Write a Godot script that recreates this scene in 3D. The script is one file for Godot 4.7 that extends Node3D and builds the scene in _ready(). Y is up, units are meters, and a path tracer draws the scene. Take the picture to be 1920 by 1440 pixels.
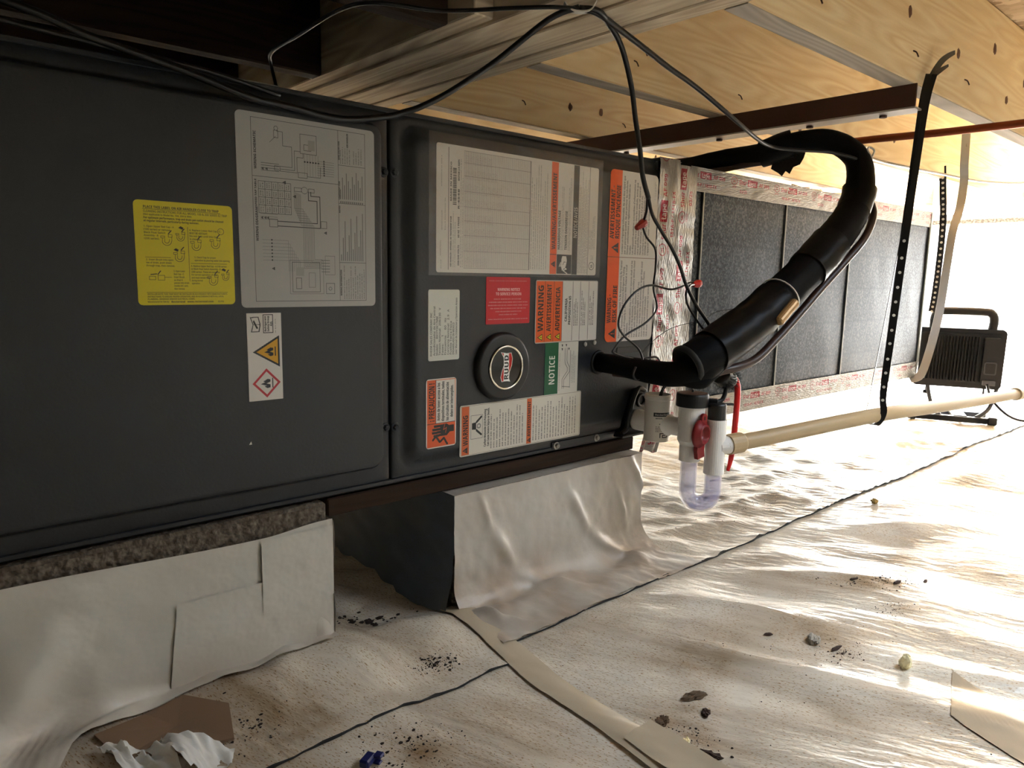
extends Node3D
# Crawlspace with a horizontal air handler. Unit face lies in z = 0, x runs along it to the right, the floor is about y = -0.24.

var rng = RandomNumberGenerator.new()
var noise_a = FastNoiseLite.new()
var noise_b = FastNoiseLite.new()
var noise_c = FastNoiseLite.new()
var used = {}
var font_ids = []
var glyphs = {}
var ts: TextServer
const FACE = -0.012      # plane of the door flanges
const LAMP_AT = Vector3(2.70, 0.015, -0.09)
const LAMP_DIR = Vector3(0.915, 0.06, -0.40)

func _ready():
	rng.seed = 7
	# ---------------------------------------------------------------- camera, sky, lamp, exposure
	var cam = Camera3D.new(); cam.name = "camera"; add_child(cam)
	cam.transform = Transform3D(Basis(Vector3(0.747925, 0.018949, 0.663512), Vector3(0.084212, 0.988807, -0.123165), Vector3(-0.658419, 0.147994, 0.737958)).orthonormalized(), Vector3(-0.5670, 0.3091, 0.8905))
	cam.fov = 55.56; cam.near = 0.02; cam.far = 60.0; cam.current = true
	var we = WorldEnvironment.new(); we.name = "environment"; add_child(we)
	var env = Environment.new(); we.environment = env
	var sky = Sky.new(); var sm = ProceduralSkyMaterial.new()
	sm.sky_top_color = Color(0.82, 0.88, 0.95); sm.sky_horizon_color = Color(0.95, 0.96, 0.95)
	sm.ground_bottom_color = Color(0.45, 0.42, 0.38); sm.ground_horizon_color = Color(0.7, 0.7, 0.68)
	sky.sky_material = sm; env.sky = sky; env.background_mode = Environment.BG_SKY
	env.background_energy_multiplier = SKY_ENERGY
	env.tonemap_mode = Environment.TONE_MAPPER_LINEAR
	env.tonemap_exposure = EXPOSURE
	env.sdfgi_enabled = true; env.ssao_enabled = true; env.ssil_enabled = true
	var al = AreaLight3D.new(); al.name = "work_light_beam"; add_child(al)
	al.area_size = Vector2(0.25, 0.18); al.light_energy = LAMP_ENERGY; al.light_color = Color(0.98, 0.985, 1.0)
	al.look_at_from_position(LAMP_AT + LAMP_DIR.normalized() * 0.062, LAMP_AT + LAMP_DIR * 3.0, Vector3.UP)
	al.shadow_enabled = true; al.area_range = 12.0; al.area_attenuation = 2.0

	noise_a.seed = 3; noise_a.frequency = 1.0; noise_a.fractal_octaves = 3
	noise_b.seed = 11; noise_b.frequency = 1.0; noise_b.fractal_octaves = 2
	noise_c.seed = 23; noise_c.frequency = 1.0; noise_c.fractal_type = FastNoiseLite.FRACTAL_RIDGED; noise_c.fractal_octaves = 2
	ts = TextServerManager.get_primary_interface()
	for w in [400, 700]:
		var sf = SystemFont.new(); sf.font_names = PackedStringArray(["Droid Sans"]); sf.font_weight = w
		font_ids.append(sf); 
	make_materials()
	build_shell()
	build_framing()
	build_floor()
	build_supports()
	build_air_handler()
	build_duct()
	build_lines()
	build_trap()
	build_straps()
	build_wires()
	build_lamp()
	build_debris()

const SKY_ENERGY = 6.0
const EXPOSURE = 2.55
const LAMP_ENERGY = 9.0

# ==================================================================== helpers: naming
func numbered(called):
	var n = used.get(called, 0); used[called] = n + 1
	return called if n == 0 else "%s_%03d" % [called, n]

func thing(called, label, category, at = Vector3.ZERO, group = ""):
	var o = Node3D.new(); o.name = numbered(called); add_child(o, true); o.position = at
	tag(o, label, category, group)
	return o

func tag(o, label, category, group = ""):
	o.set_meta("label", label); o.set_meta("category", category)
	if group: o.set_meta("group", group)
	return o

func obj(called, st, m, parent = null):
	var o = MeshInstance3D.new()
	o.mesh = st if st is Mesh else st.commit()
	o.material_override = m
	if parent == null:
		o.name = numbered(called); add_child(o, true)
	else:
		o.name = called; parent.add_child(o, true)
		if parent is Node3D: o.position = -origin_of(parent)
	return o

# All shapes are written in world coordinates; a part is shifted back by its parents' places.
func origin_of(n):
	var p = Vector3.ZERO
	while n != self:
		p += n.position; n = n.get_parent()
	return p

func struct(called, st, m):
	var o = MeshInstance3D.new(); o.name = called; o.mesh = st.commit(); o.material_override = m
	add_child(o, true); o.set_meta("kind", "structure")
	return o

# ==================================================================== helpers: shapes
func tool(smooth = false):
	var st = SurfaceTool.new(); st.begin(Mesh.PRIMITIVE_TRIANGLES)
	st.set_smooth_group(0 if smooth else -1)
	return st

func done(st):
	st.generate_normals(); return st

func tri(st, a, b, c, ua = Vector2.ZERO, ub = Vector2.ZERO, uc = Vector2.ZERO):   # counter-clockwise seen from the front
	st.set_uv(ua); st.add_vertex(a); st.set_uv(uc); st.add_vertex(c); st.set_uv(ub); st.add_vertex(b)

func tri_out(st, a, b, c, mid, ua = Vector2.ZERO, ub = Vector2.ZERO, uc = Vector2.ZERO):
	if (b - a).cross(c - a).dot((a + b + c) / 3.0 - mid) >= 0: tri(st, a, b, c, ua, ub, uc)
	else: tri(st, a, c, b, ua, uc, ub)

func quad(st, a, b, c, d, ua = Vector2(0, 1), ub = Vector2(1, 1), uc = Vector2(1, 0), ud = Vector2(0, 0)):
	tri(st, a, b, c, ua, ub, uc); tri(st, a, c, d, ua, uc, ud)

# chamfered box, turned by basis bs; UVs in metres with u along the longest side
func add_box(st, mid: Vector3, size: Vector3, bevel = 0.002, bs = Basis.IDENTITY, shift = 0.0):
	var h = size / 2.0
	bevel = min(bevel, 0.45 * min(size.x, min(size.y, size.z)))
	var long = 0
	if size.y > size[long]: long = 1
	if size.z > size[long]: long = 2
	var pt = func(s: Vector3, ax: int) -> Vector3:
		var p = Vector3.ZERO
		for k in 3: p[k] = s[k] * (h[k] if k == ax else h[k] - bevel)
		return p
	var uvf = func(p: Vector3, ax: int) -> Vector2:
		var o = [0, 1, 2]; o.erase(ax)
		var ku = long if long != ax else o[0]
		o.erase(ku)
		return Vector2(p[ku] + shift * 1.7, p[o[0]] + shift + ax * 0.37)
	var em = func(list: Array, ax: int):
		var w = []
		for p in list: w.append(mid + bs * p)
		for k in range(1, list.size() - 1):
			tri_out(st, w[0], w[k], w[k + 1], mid, uvf.call(list[0], ax), uvf.call(list[k], ax), uvf.call(list[k + 1], ax))
	for ax in 3:
		var u = (ax + 1) % 3; var v = (ax + 2) % 3
		for s in [-1.0, 1.0]:
			var l = []
			for q in [[-1, -1], [1, -1], [1, 1], [-1, 1]]:
				var sg = Vector3.ZERO; sg[ax] = s; sg[u] = q[0]; sg[v] = q[1]; l.append(pt.call(sg, ax))
			em.call(l, ax)
		if bevel > 0:
			for su in [-1.0, 1.0]:      # edges parallel to ax, between faces u and v
				for sv in [-1.0, 1.0]:
					var a = Vector3.ZERO; a[ax] = -1; a[u] = su; a[v] = sv
					var b = a; b[ax] = 1
					em.call([pt.call(a, u), pt.call(b, u), pt.call(b, v), pt.call(a, v)], u)
	if bevel > 0:
		for sx in [-1.0, 1.0]:
			for sy in [-1.0, 1.0]:
				for sz in [-1.0, 1.0]:
					var s = Vector3(sx, sy, sz)
					em.call([pt.call(s, 0), pt.call(s, 1), pt.call(s, 2)], 0)

func box(mid, size, bevel = 0.002, bs = Basis.IDENTITY, shift = 0.0):
	var st = tool(); add_box(st, mid, size, bevel, bs, shift); return done(st)

func span(a: Vector3, b: Vector3, bevel = 0.002, shift = 0.0):    # box from corner to corner
	return box((a + b) / 2.0, (b - a).abs(), bevel, Basis.IDENTITY, shift)

func curve_through(pts: Array, per = 6) -> Array:
	var out = []
	var n = pts.size()
	for i in n - 1:
		var p0 = pts[max(i - 1, 0)]; var p1 = pts[i]; var p2 = pts[i + 1]; var p3 = pts[min(i + 2, n - 1)]
		for k in per:
			out.append(p1.cubic_interpolate(p2, p0, p3, float(k) / per))
	out.append(pts[n - 1])
	return out

func resample_r(rs, n_pts: int, per: int) -> Array:
	var out = []
	for i in n_pts:
		var f = float(i) / per
		var k = min(int(f), rs.size() - 2)
		out.append(lerp(float(rs[k]), float(rs[k + 1]), f - k))
	return out

# a tube along points; r is one radius or one for each point; wob roughens it
func add_tube(st, raw: Array, r, sides = 10, per = 6, caps = true, wob = 0.0, flat = 1.0):
	var pts = curve_through(raw, per) if per > 1 else raw
	var rs = []
	if r is Array: rs = resample_r(r, pts.size(), per) if per > 1 else r
	else:
		for p in pts: rs.append(r)
	var rings = []
	var t0 = (pts[1] - pts[0]).normalized()
	var nrm = t0.cross(Vector3.UP)
	if nrm.length() < 0.05: nrm = t0.cross(Vector3.RIGHT)
	nrm = nrm.normalized()
	var along = 0.0
	var us = []
	for i in pts.size():
		var t = (pts[min(i + 1, pts.size() - 1)] - pts[max(i - 1, 0)]).normalized()
		nrm = (nrm - t * nrm.dot(t)).normalized()
		var bin = t.cross(nrm)
		if i > 0: along += pts[i].distance_to(pts[i - 1])
		us.append(along)
		var ring = []
		for k in sides + 1:
			var a = TAU * (k % sides) / sides
			var rr = rs[i] * (1.0 + (wob * noise_a.get_noise_3d(along * 25.0, cos(a) * 1.5, sin(a) * 1.5) if wob > 0 else 0.0))
			ring.append(pts[i] + (nrm * cos(a) + bin * sin(a) * flat) * rr)
		rings.append(ring)
	for i in pts.size() - 1:
		for k in sides:
			var v0 = float(k) / sides; var v1 = float(k + 1) / sides
			quad(st, rings[i][k], rings[i][k + 1], rings[i + 1][k + 1], rings[i + 1][k], Vector2(us[i], v0), Vector2(us[i], v1), Vector2(us[i + 1], v1), Vector2(us[i + 1], v0))
	if caps:
		for e in [0, pts.size() - 1]:
			for k in sides:
				tri_out(st, pts[e], rings[e][k], rings[e][k + 1], pts[1 if e == 0 else e - 1])

func tube(raw, r, sides = 10, per = 6, caps = true, wob = 0.0):
	var st = tool(true); add_tube(st, raw, r, sides, per, caps, wob); return done(st)

# profile of (radius, height) turned about the y axis of xf
func add_lathe(st, prof: Array, seg: int, xf: Transform3D):
	var len = 0.0
	for i in prof.size() - 1:
		var p = prof[i]; var q = prof[i + 1]
		var l2 = len + p.distance_to(q)
		for k in seg:
			var a = TAU * k / seg; var b = TAU * (k + 1) / seg
			var pa = xf * Vector3(p.x * cos(a), p.y, -p.x * sin(a)); var pb = xf * Vector3(p.x * cos(b), p.y, -p.x * sin(b))
			var qa = xf * Vector3(q.x * cos(a), q.y, -q.x * sin(a)); var qb = xf * Vector3(q.x * cos(b), q.y, -q.x * sin(b))
			var u0 = float(k) / seg; var u1 = float(k + 1) / seg
			if p.x > 1e-6: tri(st, pa, pb, qb, Vector2(u0, len), Vector2(u1, len), Vector2(u1, l2))
			if q.x > 1e-6: tri(st, pa, qb, qa, Vector2(u0, len), Vector2(u1, l2), Vector2(u0, l2))
		len = l2

func lathe(prof, seg, xf, smooth = false):
	var st = tool(smooth); add_lathe(st, prof, seg, xf); return done(st)

func axis_frame(at: Vector3, y: Vector3) -> Transform3D:
	y = y.normalized()
	var x = y.cross(Vector3.FORWARD if absf(y.z) < 0.8 else Vector3.UP).normalized()
	return Transform3D(Basis(x, y, x.cross(y)), at)

# flat outline pushed out along +z of xf by depth
func add_prism(st, poly: Array, depth: float, xf: Transform3D, uv_rect = null):
	var pp = PackedVector2Array(poly)
	if Geometry2D.is_polygon_clockwise(pp): pp.reverse()
	var idx = Geometry2D.triangulate_polygon(pp)
	var uvof = func(p): return Vector2.ZERO if uv_rect == null else Vector2((p.x - uv_rect.position.x) / uv_rect.size.x, (p.y - uv_rect.position.y) / uv_rect.size.y)
	for i in range(0, idx.size(), 3):
		var a = pp[idx[i]]; var b = pp[idx[i + 1]]; var c = pp[idx[i + 2]]
		if (b - a).cross(c - a) < 0:
			var t = b; b = c; c = t
		tri(st, xf * Vector3(a.x, a.y, depth), xf * Vector3(b.x, b.y, depth), xf * Vector3(c.x, c.y, depth), uvof.call(a), uvof.call(b), uvof.call(c))
		tri(st, xf * Vector3(a.x, a.y, 0), xf * Vector3(c.x, c.y, 0), xf * Vector3(b.x, b.y, 0), uvof.call(a), uvof.call(c), uvof.call(b))
	for i in pp.size():
		var a = pp[i]; var b = pp[(i + 1) % pp.size()]
		quad(st, xf * Vector3(a.x, a.y, 0), xf * Vector3(b.x, b.y, 0), xf * Vector3(b.x, b.y, depth), xf * Vector3(a.x, a.y, depth), uvof.call(a), uvof.call(b), uvof.call(b), uvof.call(a))

func prism(poly, depth, xf = Transform3D.IDENTITY, uv_rect = null):
	var st = tool(); add_prism(st, poly, depth, xf, uv_rect); return done(st)

func round_rect(x0, y0, x1, y1, r, seg = 5) -> Array:
	var out = []
	for c in [[x1 - r, y1 - r, 0.0], [x0 + r, y1 - r, 0.5 * PI], [x0 + r, y0 + r, PI], [x1 - r, y0 + r, 1.5 * PI]]:
		for k in seg + 1:
			var a = c[2] + 0.5 * PI * k / seg
			out.append(Vector2(c[0] + r * cos(a), c[1] + r * sin(a)))
	return out

# a net of points pt(i, j) -> Vector3, uv(i, j) in metres through fuv, colour through fcol
func add_net(st, ni: int, nj: int, pt: Callable, fuv = null, fcol = null, flip = false):
	var base = []
	for j in nj:
		var row = []
		for i in ni: row.append(pt.call(i, j))
		base.append(row)
	var cols = []
	if fcol != null:
		for j in nj:
			var row = []
			for i in ni: row.append(fcol.call(base[j][i]))
			cols.append(row)
	for j in nj:
		for i in ni:
			if fcol != null: st.set_color(cols[j][i])
			st.set_uv(fuv.call(base[j][i]) if fuv != null else Vector2(float(i) / (ni - 1), 1.0 - float(j) / (nj - 1)))
			st.add_vertex(base[j][i])
	var o = 0
	for j in nj - 1:
		for i in ni - 1:
			var a = o + j * ni + i; var b = a + 1; var c = b + ni; var d = a + ni
			var l = [a, c, b, a, d, c] if not flip else [a, b, c, a, c, d]
			for k in l: st.add_index(k)

func net(ni, nj, pt, fuv = null, fcol = null, flip = false):
	var st = tool(true); add_net(st, ni, nj, pt, fuv, fcol, flip); return done(st)

func lump(st, at: Vector3, r: Vector3, rough: float, seed_at: float, nu = 10, nv = 7):
	var ring = []
	for j in nv + 1:
		var row = []
		for i in nu:
			var th = PI * j / nv; var ph = TAU * i / nu
			var d = Vector3(sin(th) * cos(ph), cos(th), sin(th) * sin(ph))
			row.append(at + d * r * (1.0 + rough * noise_a.get_noise_3d(d.x * 1.8 + seed_at, d.y * 1.8, d.z * 1.8 + seed_at)))
		ring.append(row)
	for j in nv:
		for i in nu:
			var k = (i + 1) % nu
			tri_out(st, ring[j][i], ring[j][k], ring[j + 1][k], at)
			tri_out(st, ring[j][i], ring[j + 1][k], ring[j + 1][i], at)

# ==================================================================== helpers: materials and print
func mat(c: Color, rough = 0.5, metal = 0.0, spec = 0.5):
	var m = StandardMaterial3D.new(); m.albedo_color = c; m.roughness = rough; m.metallic = metal; m.metallic_specular = spec
	return m

func noise_tex(freq, type, octaves, ramp: Array, size = 512, seed_n = 1, warp = 0.0, normal = false, cell = -1):
	var n = FastNoiseLite.new(); n.seed = seed_n; n.frequency = freq; n.noise_type = type; n.fractal_octaves = octaves
	if warp > 0: n.domain_warp_enabled = true; n.domain_warp_amplitude = warp; n.domain_warp_frequency = freq * 1.5
	if cell >= 0: n.cellular_return_type = cell; n.fractal_type = FastNoiseLite.FRACTAL_NONE
	var t = NoiseTexture2D.new(); t.width = size; t.height = size; t.seamless = true; t.noise = n
	if ramp.size():
		var g = Gradient.new(); g.offsets = PackedFloat32Array(ramp[0]); g.colors = PackedColorArray(ramp[1]); t.color_ramp = g
	t.as_normal_map = normal
	return t

var M = {}

func wood(base: Color, late: Color, seed_n, rough = 0.75):
	var offs = []; var cols = []
	var n = 11
	for i in n:
		offs.append(float(i) / (n - 1)); cols.append(base.lerp(late, (0.0 if i % 2 == 0 else 0.62) + 0.12 * sin(i * 2.3)))
	var m = mat(Color.WHITE, rough)
	m.albedo_texture = noise_tex(0.006, FastNoiseLite.TYPE_SIMPLEX_SMOOTH, 2, [offs, cols], 512, seed_n, 4.0)
	m.uv1_scale = Vector3(0.30, 3.4, 1)
	m.heightmap_enabled = true; m.heightmap_texture = M.fibre; m.heightmap_scale = 0.05
	m.metallic_specular = 0.3
	return m

func make_materials():
	M.fibre = noise_tex(0.03, FastNoiseLite.TYPE_SIMPLEX, 3, [], 512, 5)
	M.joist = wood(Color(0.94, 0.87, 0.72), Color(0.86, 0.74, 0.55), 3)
	M.joist_b = wood(Color(0.93, 0.85, 0.69), Color(0.84, 0.71, 0.51), 17)
	M.girder = wood(Color(0.90, 0.84, 0.73), Color(0.72, 0.62, 0.50), 29, 0.85)
	M.knot = mat(Color(0.36, 0.22, 0.12), 0.7)
	var osb = mat(Color.WHITE, 0.85)
	osb.albedo_texture = noise_tex(0.035, FastNoiseLite.TYPE_CELLULAR, 1, [[0.0, 0.5, 1.0], [Color(0.66, 0.54, 0.40), Color(0.80, 0.69, 0.54), Color(0.88, 0.79, 0.65)]], 512, 8, 20.0, false, FastNoiseLite.RETURN_CELL_VALUE)
	osb.uv1_triplanar = true; osb.uv1_world_triplanar = true; osb.uv1_scale = Vector3(2.5, 2.5, 1.3)
	M.osb = osb
	# liner: string-reinforced white sheet, vertex colours carry the tracked-in dirt
	var li = mat(Color.WHITE, 0.34); li.vertex_color_use_as_albedo = true
	li.heightmap_enabled = true; li.heightmap_texture = noise_tex(0.012, FastNoiseLite.TYPE_SIMPLEX, 4, [], 1024, 31); li.heightmap_scale = 0.13
	li.uv1_scale = Vector3(3.2, 1.1, 1)
	li.roughness_texture = noise_tex(0.01, FastNoiseLite.TYPE_SIMPLEX, 4, [[0.0, 0.45, 1.0], [Color(0.55, 0.55, 0.55), Color(0.8, 0.8, 0.8), Color(1, 1, 1)]], 512, 12)
	li.roughness = 0.24
	li.detail_enabled = true; li.detail_blend_mode = BaseMaterial3D.BLEND_MODE_MUL; li.detail_uv_layer = BaseMaterial3D.DETAIL_UV_1
	li.detail_albedo = noise_tex(0.09, FastNoiseLite.TYPE_SIMPLEX, 4, [[0.0, 0.18, 0.27, 1.0], [Color(0.42, 0.30, 0.18), Color(0.80, 0.70, 0.56), Color(1, 1, 1), Color(1, 1, 1)]], 1024, 44)
	M.liner = li
	var wr = mat(Color.WHITE, 0.38); wr.vertex_color_use_as_albedo = true
	wr.heightmap_enabled = true; wr.heightmap_texture = li.heightmap_texture; wr.heightmap_scale = 0.15
	M.wrap = wr
	M.grey_wood = wood(Color(0.78, 0.74, 0.68), Color(0.60, 0.55, 0.48), 53, 0.85)
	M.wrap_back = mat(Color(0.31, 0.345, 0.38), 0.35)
	M.card = mat(Color(0.50, 0.40, 0.31), 0.8)
	M.wall_liner = mat(Color(0.90, 0.90, 0.88), 0.5)
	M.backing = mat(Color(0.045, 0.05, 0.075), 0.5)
	M.liner_tape = mat(Color(0.76, 0.70, 0.60), 0.25)
	# unit
	M.paint = mat(Color(0.128, 0.142, 0.16), 0.36); M.paint.metallic_specular = 0.5
	M.paint.heightmap_enabled = true; M.paint.heightmap_texture = M.fibre; M.paint.heightmap_scale = 0.01; M.paint.uv1_scale = Vector3(9, 9, 1)
	M.rail = mat(Color(0.10, 0.085, 0.075), 0.6)
	M.black = mat(Color(0.035, 0.038, 0.045), 0.42)
	M.badge = mat(Color(0.055, 0.06, 0.072), 0.45)
	M.chrome = mat(Color(0.86, 0.84, 0.80), 0.16, 1.0)
	M.zinc = mat(Color(0.62, 0.62, 0.60), 0.35, 0.9)
	M.rubber = mat(Color(0.03, 0.03, 0.032), 0.6)
	M.foam = mat(Color(0.03, 0.03, 0.034), 0.6); M.foam.metallic_specular = 0.2
	M.plastic_tape = mat(Color(0.028, 0.028, 0.033), 0.38); M.plastic_tape.metallic_specular = 0.22
	M.cable = mat(Color(0.022, 0.022, 0.026), 0.3)
	M.concrete = mat(Color(0.52, 0.48, 0.43), 0.95)
	M.concrete.albedo_texture = noise_tex(0.05, FastNoiseLite.TYPE_SIMPLEX, 4, [[0.0, 1.0], [Color(0.55, 0.52, 0.48), Color(1, 1, 1)]], 512, 61)
	M.concrete.heightmap_enabled = true; M.concrete.heightmap_texture = noise_tex(0.06, FastNoiseLite.TYPE_SIMPLEX, 4, [], 512, 62); M.concrete.heightmap_scale = 0.4
	M.concrete.uv1_scale = Vector3(2.5, 2.5, 1)
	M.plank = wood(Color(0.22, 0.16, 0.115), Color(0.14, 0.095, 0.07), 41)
	# duct
	var g = mat(Color.WHITE, 0.38, 1.0)
	g.albedo_texture = noise_tex(0.05, FastNoiseLite.TYPE_CELLULAR, 1, [[0.0, 0.5, 1.0], [Color(0.13, 0.155, 0.19), Color(0.20, 0.23, 0.27), Color(0.34, 0.35, 0.37)]], 512, 71, 9.0, false, FastNoiseLite.RETURN_CELL_VALUE)
	g.roughness_texture = noise_tex(0.05, FastNoiseLite.TYPE_CELLULAR, 1, [[0.0, 1.0], [Color(0.8, 0.8, 0.8), Color(1, 1, 1)]], 512, 72, 9.0, false, FastNoiseLite.RETURN_CELL_VALUE)
	g.uv1_triplanar = true; g.uv1_world_triplanar = true; g.uv1_scale = Vector3(11, 11, 11)
	M.galv = g
	M.bright_sheet = mat(Color(0.86, 0.87, 0.88), 0.4, 1.0)
	M.foil = mat(Color(0.86, 0.85, 0.83), 0.24, 0.95)
	M.rust = mat(Color(0.27, 0.145, 0.095), 0.55, 0.1)
	M.strut_pale = mat(Color(0.72, 0.70, 0.68), 0.45, 0.5)
	M.strap = mat(Color(0.085, 0.08, 0.08), 0.42, 0.5)
	M.strap_pale = mat(Color(0.66, 0.66, 0.65), 0.4, 0.7)
	M.copper = mat(Color(0.55, 0.29, 0.18), 0.35, 0.8)
	M.brown_line = mat(Color(0.17, 0.085, 0.06), 0.4)
	M.brass = mat(Color(0.66, 0.52, 0.34), 0.4, 0.35)
	M.pvc = mat(Color(0.93, 0.92, 0.90), 0.32)
	M.pvc_dusty = mat(Color(0.70, 0.61, 0.46), 0.45)
	M.sensor = mat(Color(0.86, 0.84, 0.80), 0.4)
	M.red = mat(Color(0.52, 0.07, 0.09), 0.38)
	M.red_bright = mat(Color(0.82, 0.05, 0.06), 0.38)
	M.nut_red = mat(Color(0.80, 0.12, 0.09), 0.35)
	M.clear = mat(Color(0.70, 0.70, 0.90, 0.24), 0.05); M.clear.transparency = BaseMaterial3D.TRANSPARENCY_ALPHA
	M.film = mat(Color(1, 1, 1, 0.03), 0.16); M.film.transparency = BaseMaterial3D.TRANSPARENCY_ALPHA
	M.white = mat(Color(0.88, 0.87, 0.84), 0.4)
	M.tie = mat(Color(0.85, 0.84, 0.80), 0.35)
	M.soil = mat(Color(0.15, 0.10, 0.065), 0.95)
	M.chip = mat(Color(0.22, 0.14, 0.09), 0.85)
	M.grey_lump = mat(Color(0.62, 0.59, 0.54), 0.9)
	M.foam_bit = mat(Color(0.95, 0.90, 0.72), 0.7)
	M.blue = mat(Color(0.06, 0.09, 0.32), 0.4)
	M.lamp_body = mat(Color(0.028, 0.032, 0.06), 0.45)
	M.lamp_grey = mat(Color(0.30, 0.30, 0.32), 0.4)
	M.glow = mat(Color.WHITE, 0.3); M.glow.emission_enabled = true; M.glow.emission = Color(1.0, 0.97, 0.92); M.glow.emission_energy_multiplier = 6.0

func uv_mat(im: Image, rough = 0.35, metal = 0.0):
	var m = mat(Color.WHITE, rough, metal); m.albedo_texture = ImageTexture.create_from_image(im); m.texture_repeat = true
	return m

func glyph(ch: int, size: int, bold: int):
	var key = [ch, size, bold]
	if not glyphs.has(key):
		var rid = font_ids[bold].get_rids()[0]
		var sz = Vector2i(size, 0)
		var gi = ts.font_get_glyph_index(rid, size, ch, 0)
		ts.font_render_glyph(rid, sz, gi)
		var r = ts.font_get_glyph_uv_rect(rid, sz, gi)
		var im = null
		if r.size.x > 0.5:
			im = ts.font_get_texture_image(rid, sz, ts.font_get_glyph_texture_idx(rid, sz, gi)).get_region(Rect2i(r))
			im.convert(Image.FORMAT_RGBA8)
		glyphs[key] = [im, ts.font_get_glyph_offset(rid, sz, gi), ts.font_get_glyph_advance(rid, size, gi).x]
	return glyphs[key]

# print: text fitted into the box x, y, w, h of an image (capitals fill about the whole height)
func fit(im: Image, s: String, x, y, w, h, col = Color.BLACK, bold = 1):
	var size = 32
	var total = 0.0
	for i in s.length(): total += glyph(s.unicode_at(i), size, bold)[2]
	var tmp = Image.create_empty(int(total) + 6, 46, false, Image.FORMAT_RGBA8)
	tmp.fill(Color(1, 1, 1, 0))
	var pen = 2.0
	for i in s.length():
		var g = glyph(s.unicode_at(i), size, bold)
		if g[0] != null: tmp.blend_rect(g[0], Rect2i(Vector2i.ZERO, g[0].get_size()), Vector2i(int(round(pen + g[1].x)), int(round(36 + g[1].y))))
		pen += g[2]
	var descends = false
	for ch in ["g", "j", "p", "q", "y", ",", "Q"]:
		if s.contains(ch): descends = true
	var cut = tmp.get_region(Rect2i(0, 11, tmp.get_width(), 33 if descends else 26))
	cut.resize(max(2, int(w)), max(3, int(h * (1.27 if descends else 1.0))), Image.INTERPOLATE_LANCZOS)
	var d = cut.get_data()
	for k in range(0, d.size(), 4):
		d[k] = int(col.r * 255); d[k + 1] = int(col.g * 255); d[k + 2] = int(col.b * 255)
	cut = Image.create_from_data(cut.get_width(), cut.get_height(), false, Image.FORMAT_RGBA8, d)
	im.blend_rect(cut, Rect2i(Vector2i.ZERO, cut.get_size()), Vector2i(int(x), int(y)))

func fill(im, x, y, w, h, c): im.fill_rect(Rect2i(int(x), int(y), max(1, int(w)), max(1, int(h))), c)

func frame(im, x, y, w, h, c, t = 1):
	fill(im, x, y, w, t, c); fill(im, x, y + h - t, w, t, c); fill(im, x, y, t, h, c); fill(im, x + w - t, y, t, h, c)

func line(im, x0, y0, x1, y1, c, t = 1):
	var n = int(max(absf(x1 - x0), absf(y1 - y0))) + 1
	for i in n + 1:
		var f = float(i) / n
		fill(im, lerp(float(x0), float(x1), f) - t * 0.5, lerp(float(y0), float(y1), f) - t * 0.5, t, t, c)

func path(im, pts, c, t = 1):
	for i in pts.size() - 1: line(im, pts[i][0], pts[i][1], pts[i + 1][0], pts[i + 1][1], c, t)

func ring(im, x, y, r, c, t = 1, a0 = 0.0, a1 = TAU):
	var n = int(r * 5) + 8
	for i in n: fill(im, x + r * cos(lerp(a0, a1, float(i) / n)) - t * 0.5, y + r * sin(lerp(a0, a1, float(i) / n)) - t * 0.5, t, t, c)

func area(im, pts, c):     # filled outline
	var lo = 1e9; var hi = -1e9
	for p in pts: lo = min(lo, p[1]); hi = max(hi, p[1])
	for y in range(int(lo), int(hi) + 1):
		var xs = []
		for i in pts.size():
			var a = pts[i]; var b = pts[(i + 1) % pts.size()]
			if (a[1] <= y and b[1] > y) or (b[1] <= y and a[1] > y): xs.append(a[0] + (y - a[1]) * float(b[0] - a[0]) / float(b[1] - a[1]))
		xs.sort()
		for k in range(0, xs.size() - 1, 2): fill(im, xs[k], y, xs[k + 1] - xs[k] + 1, 1, c)

# small print too fine to read: rows of word-long grey runs
func small_print(im, x, y, w, h, pitch, c = Color(0.25, 0.24, 0.23), ragged = 0.25):
	var yy = float(y)
	while yy + pitch * 0.6 <= y + h:
		var xx = float(x)
		var stop = x + w * (1.0 - (rng.randf() * ragged))
		while xx < stop:
			var run = pitch * rng.randf_range(0.8, 3.2)
			run = min(run, stop - xx)
			var cx = xx
			while cx < xx + run:
				var cw = max(1.0, pitch * 0.22)
				var tall = rng.randf() < 0.25
				fill(im, cx, yy + (0.0 if tall else pitch * 0.14), cw, pitch * (0.62 if tall else 0.46), c.lerp(Color(0.7, 0.68, 0.65), rng.randf() * 0.55))
				cx += cw + max(1.0, pitch * 0.12)
			xx += run + pitch * 0.42
		yy += pitch

func warn_mark(im, x, y, s, fg, bg):
	area(im, [[x, y + s], [x + s * 0.5, y], [x + s, y + s]], fg)
	fill(im, x + s * 0.45, y + s * 0.36, s * 0.12, s * 0.34, bg); fill(im, x + s * 0.45, y + s * 0.78, s * 0.12, s * 0.12, bg)

func canvas(w, h, c): 
	var im = Image.create_empty(int(w), int(h), false, Image.FORMAT_RGBA8); im.fill(c); return im

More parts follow.
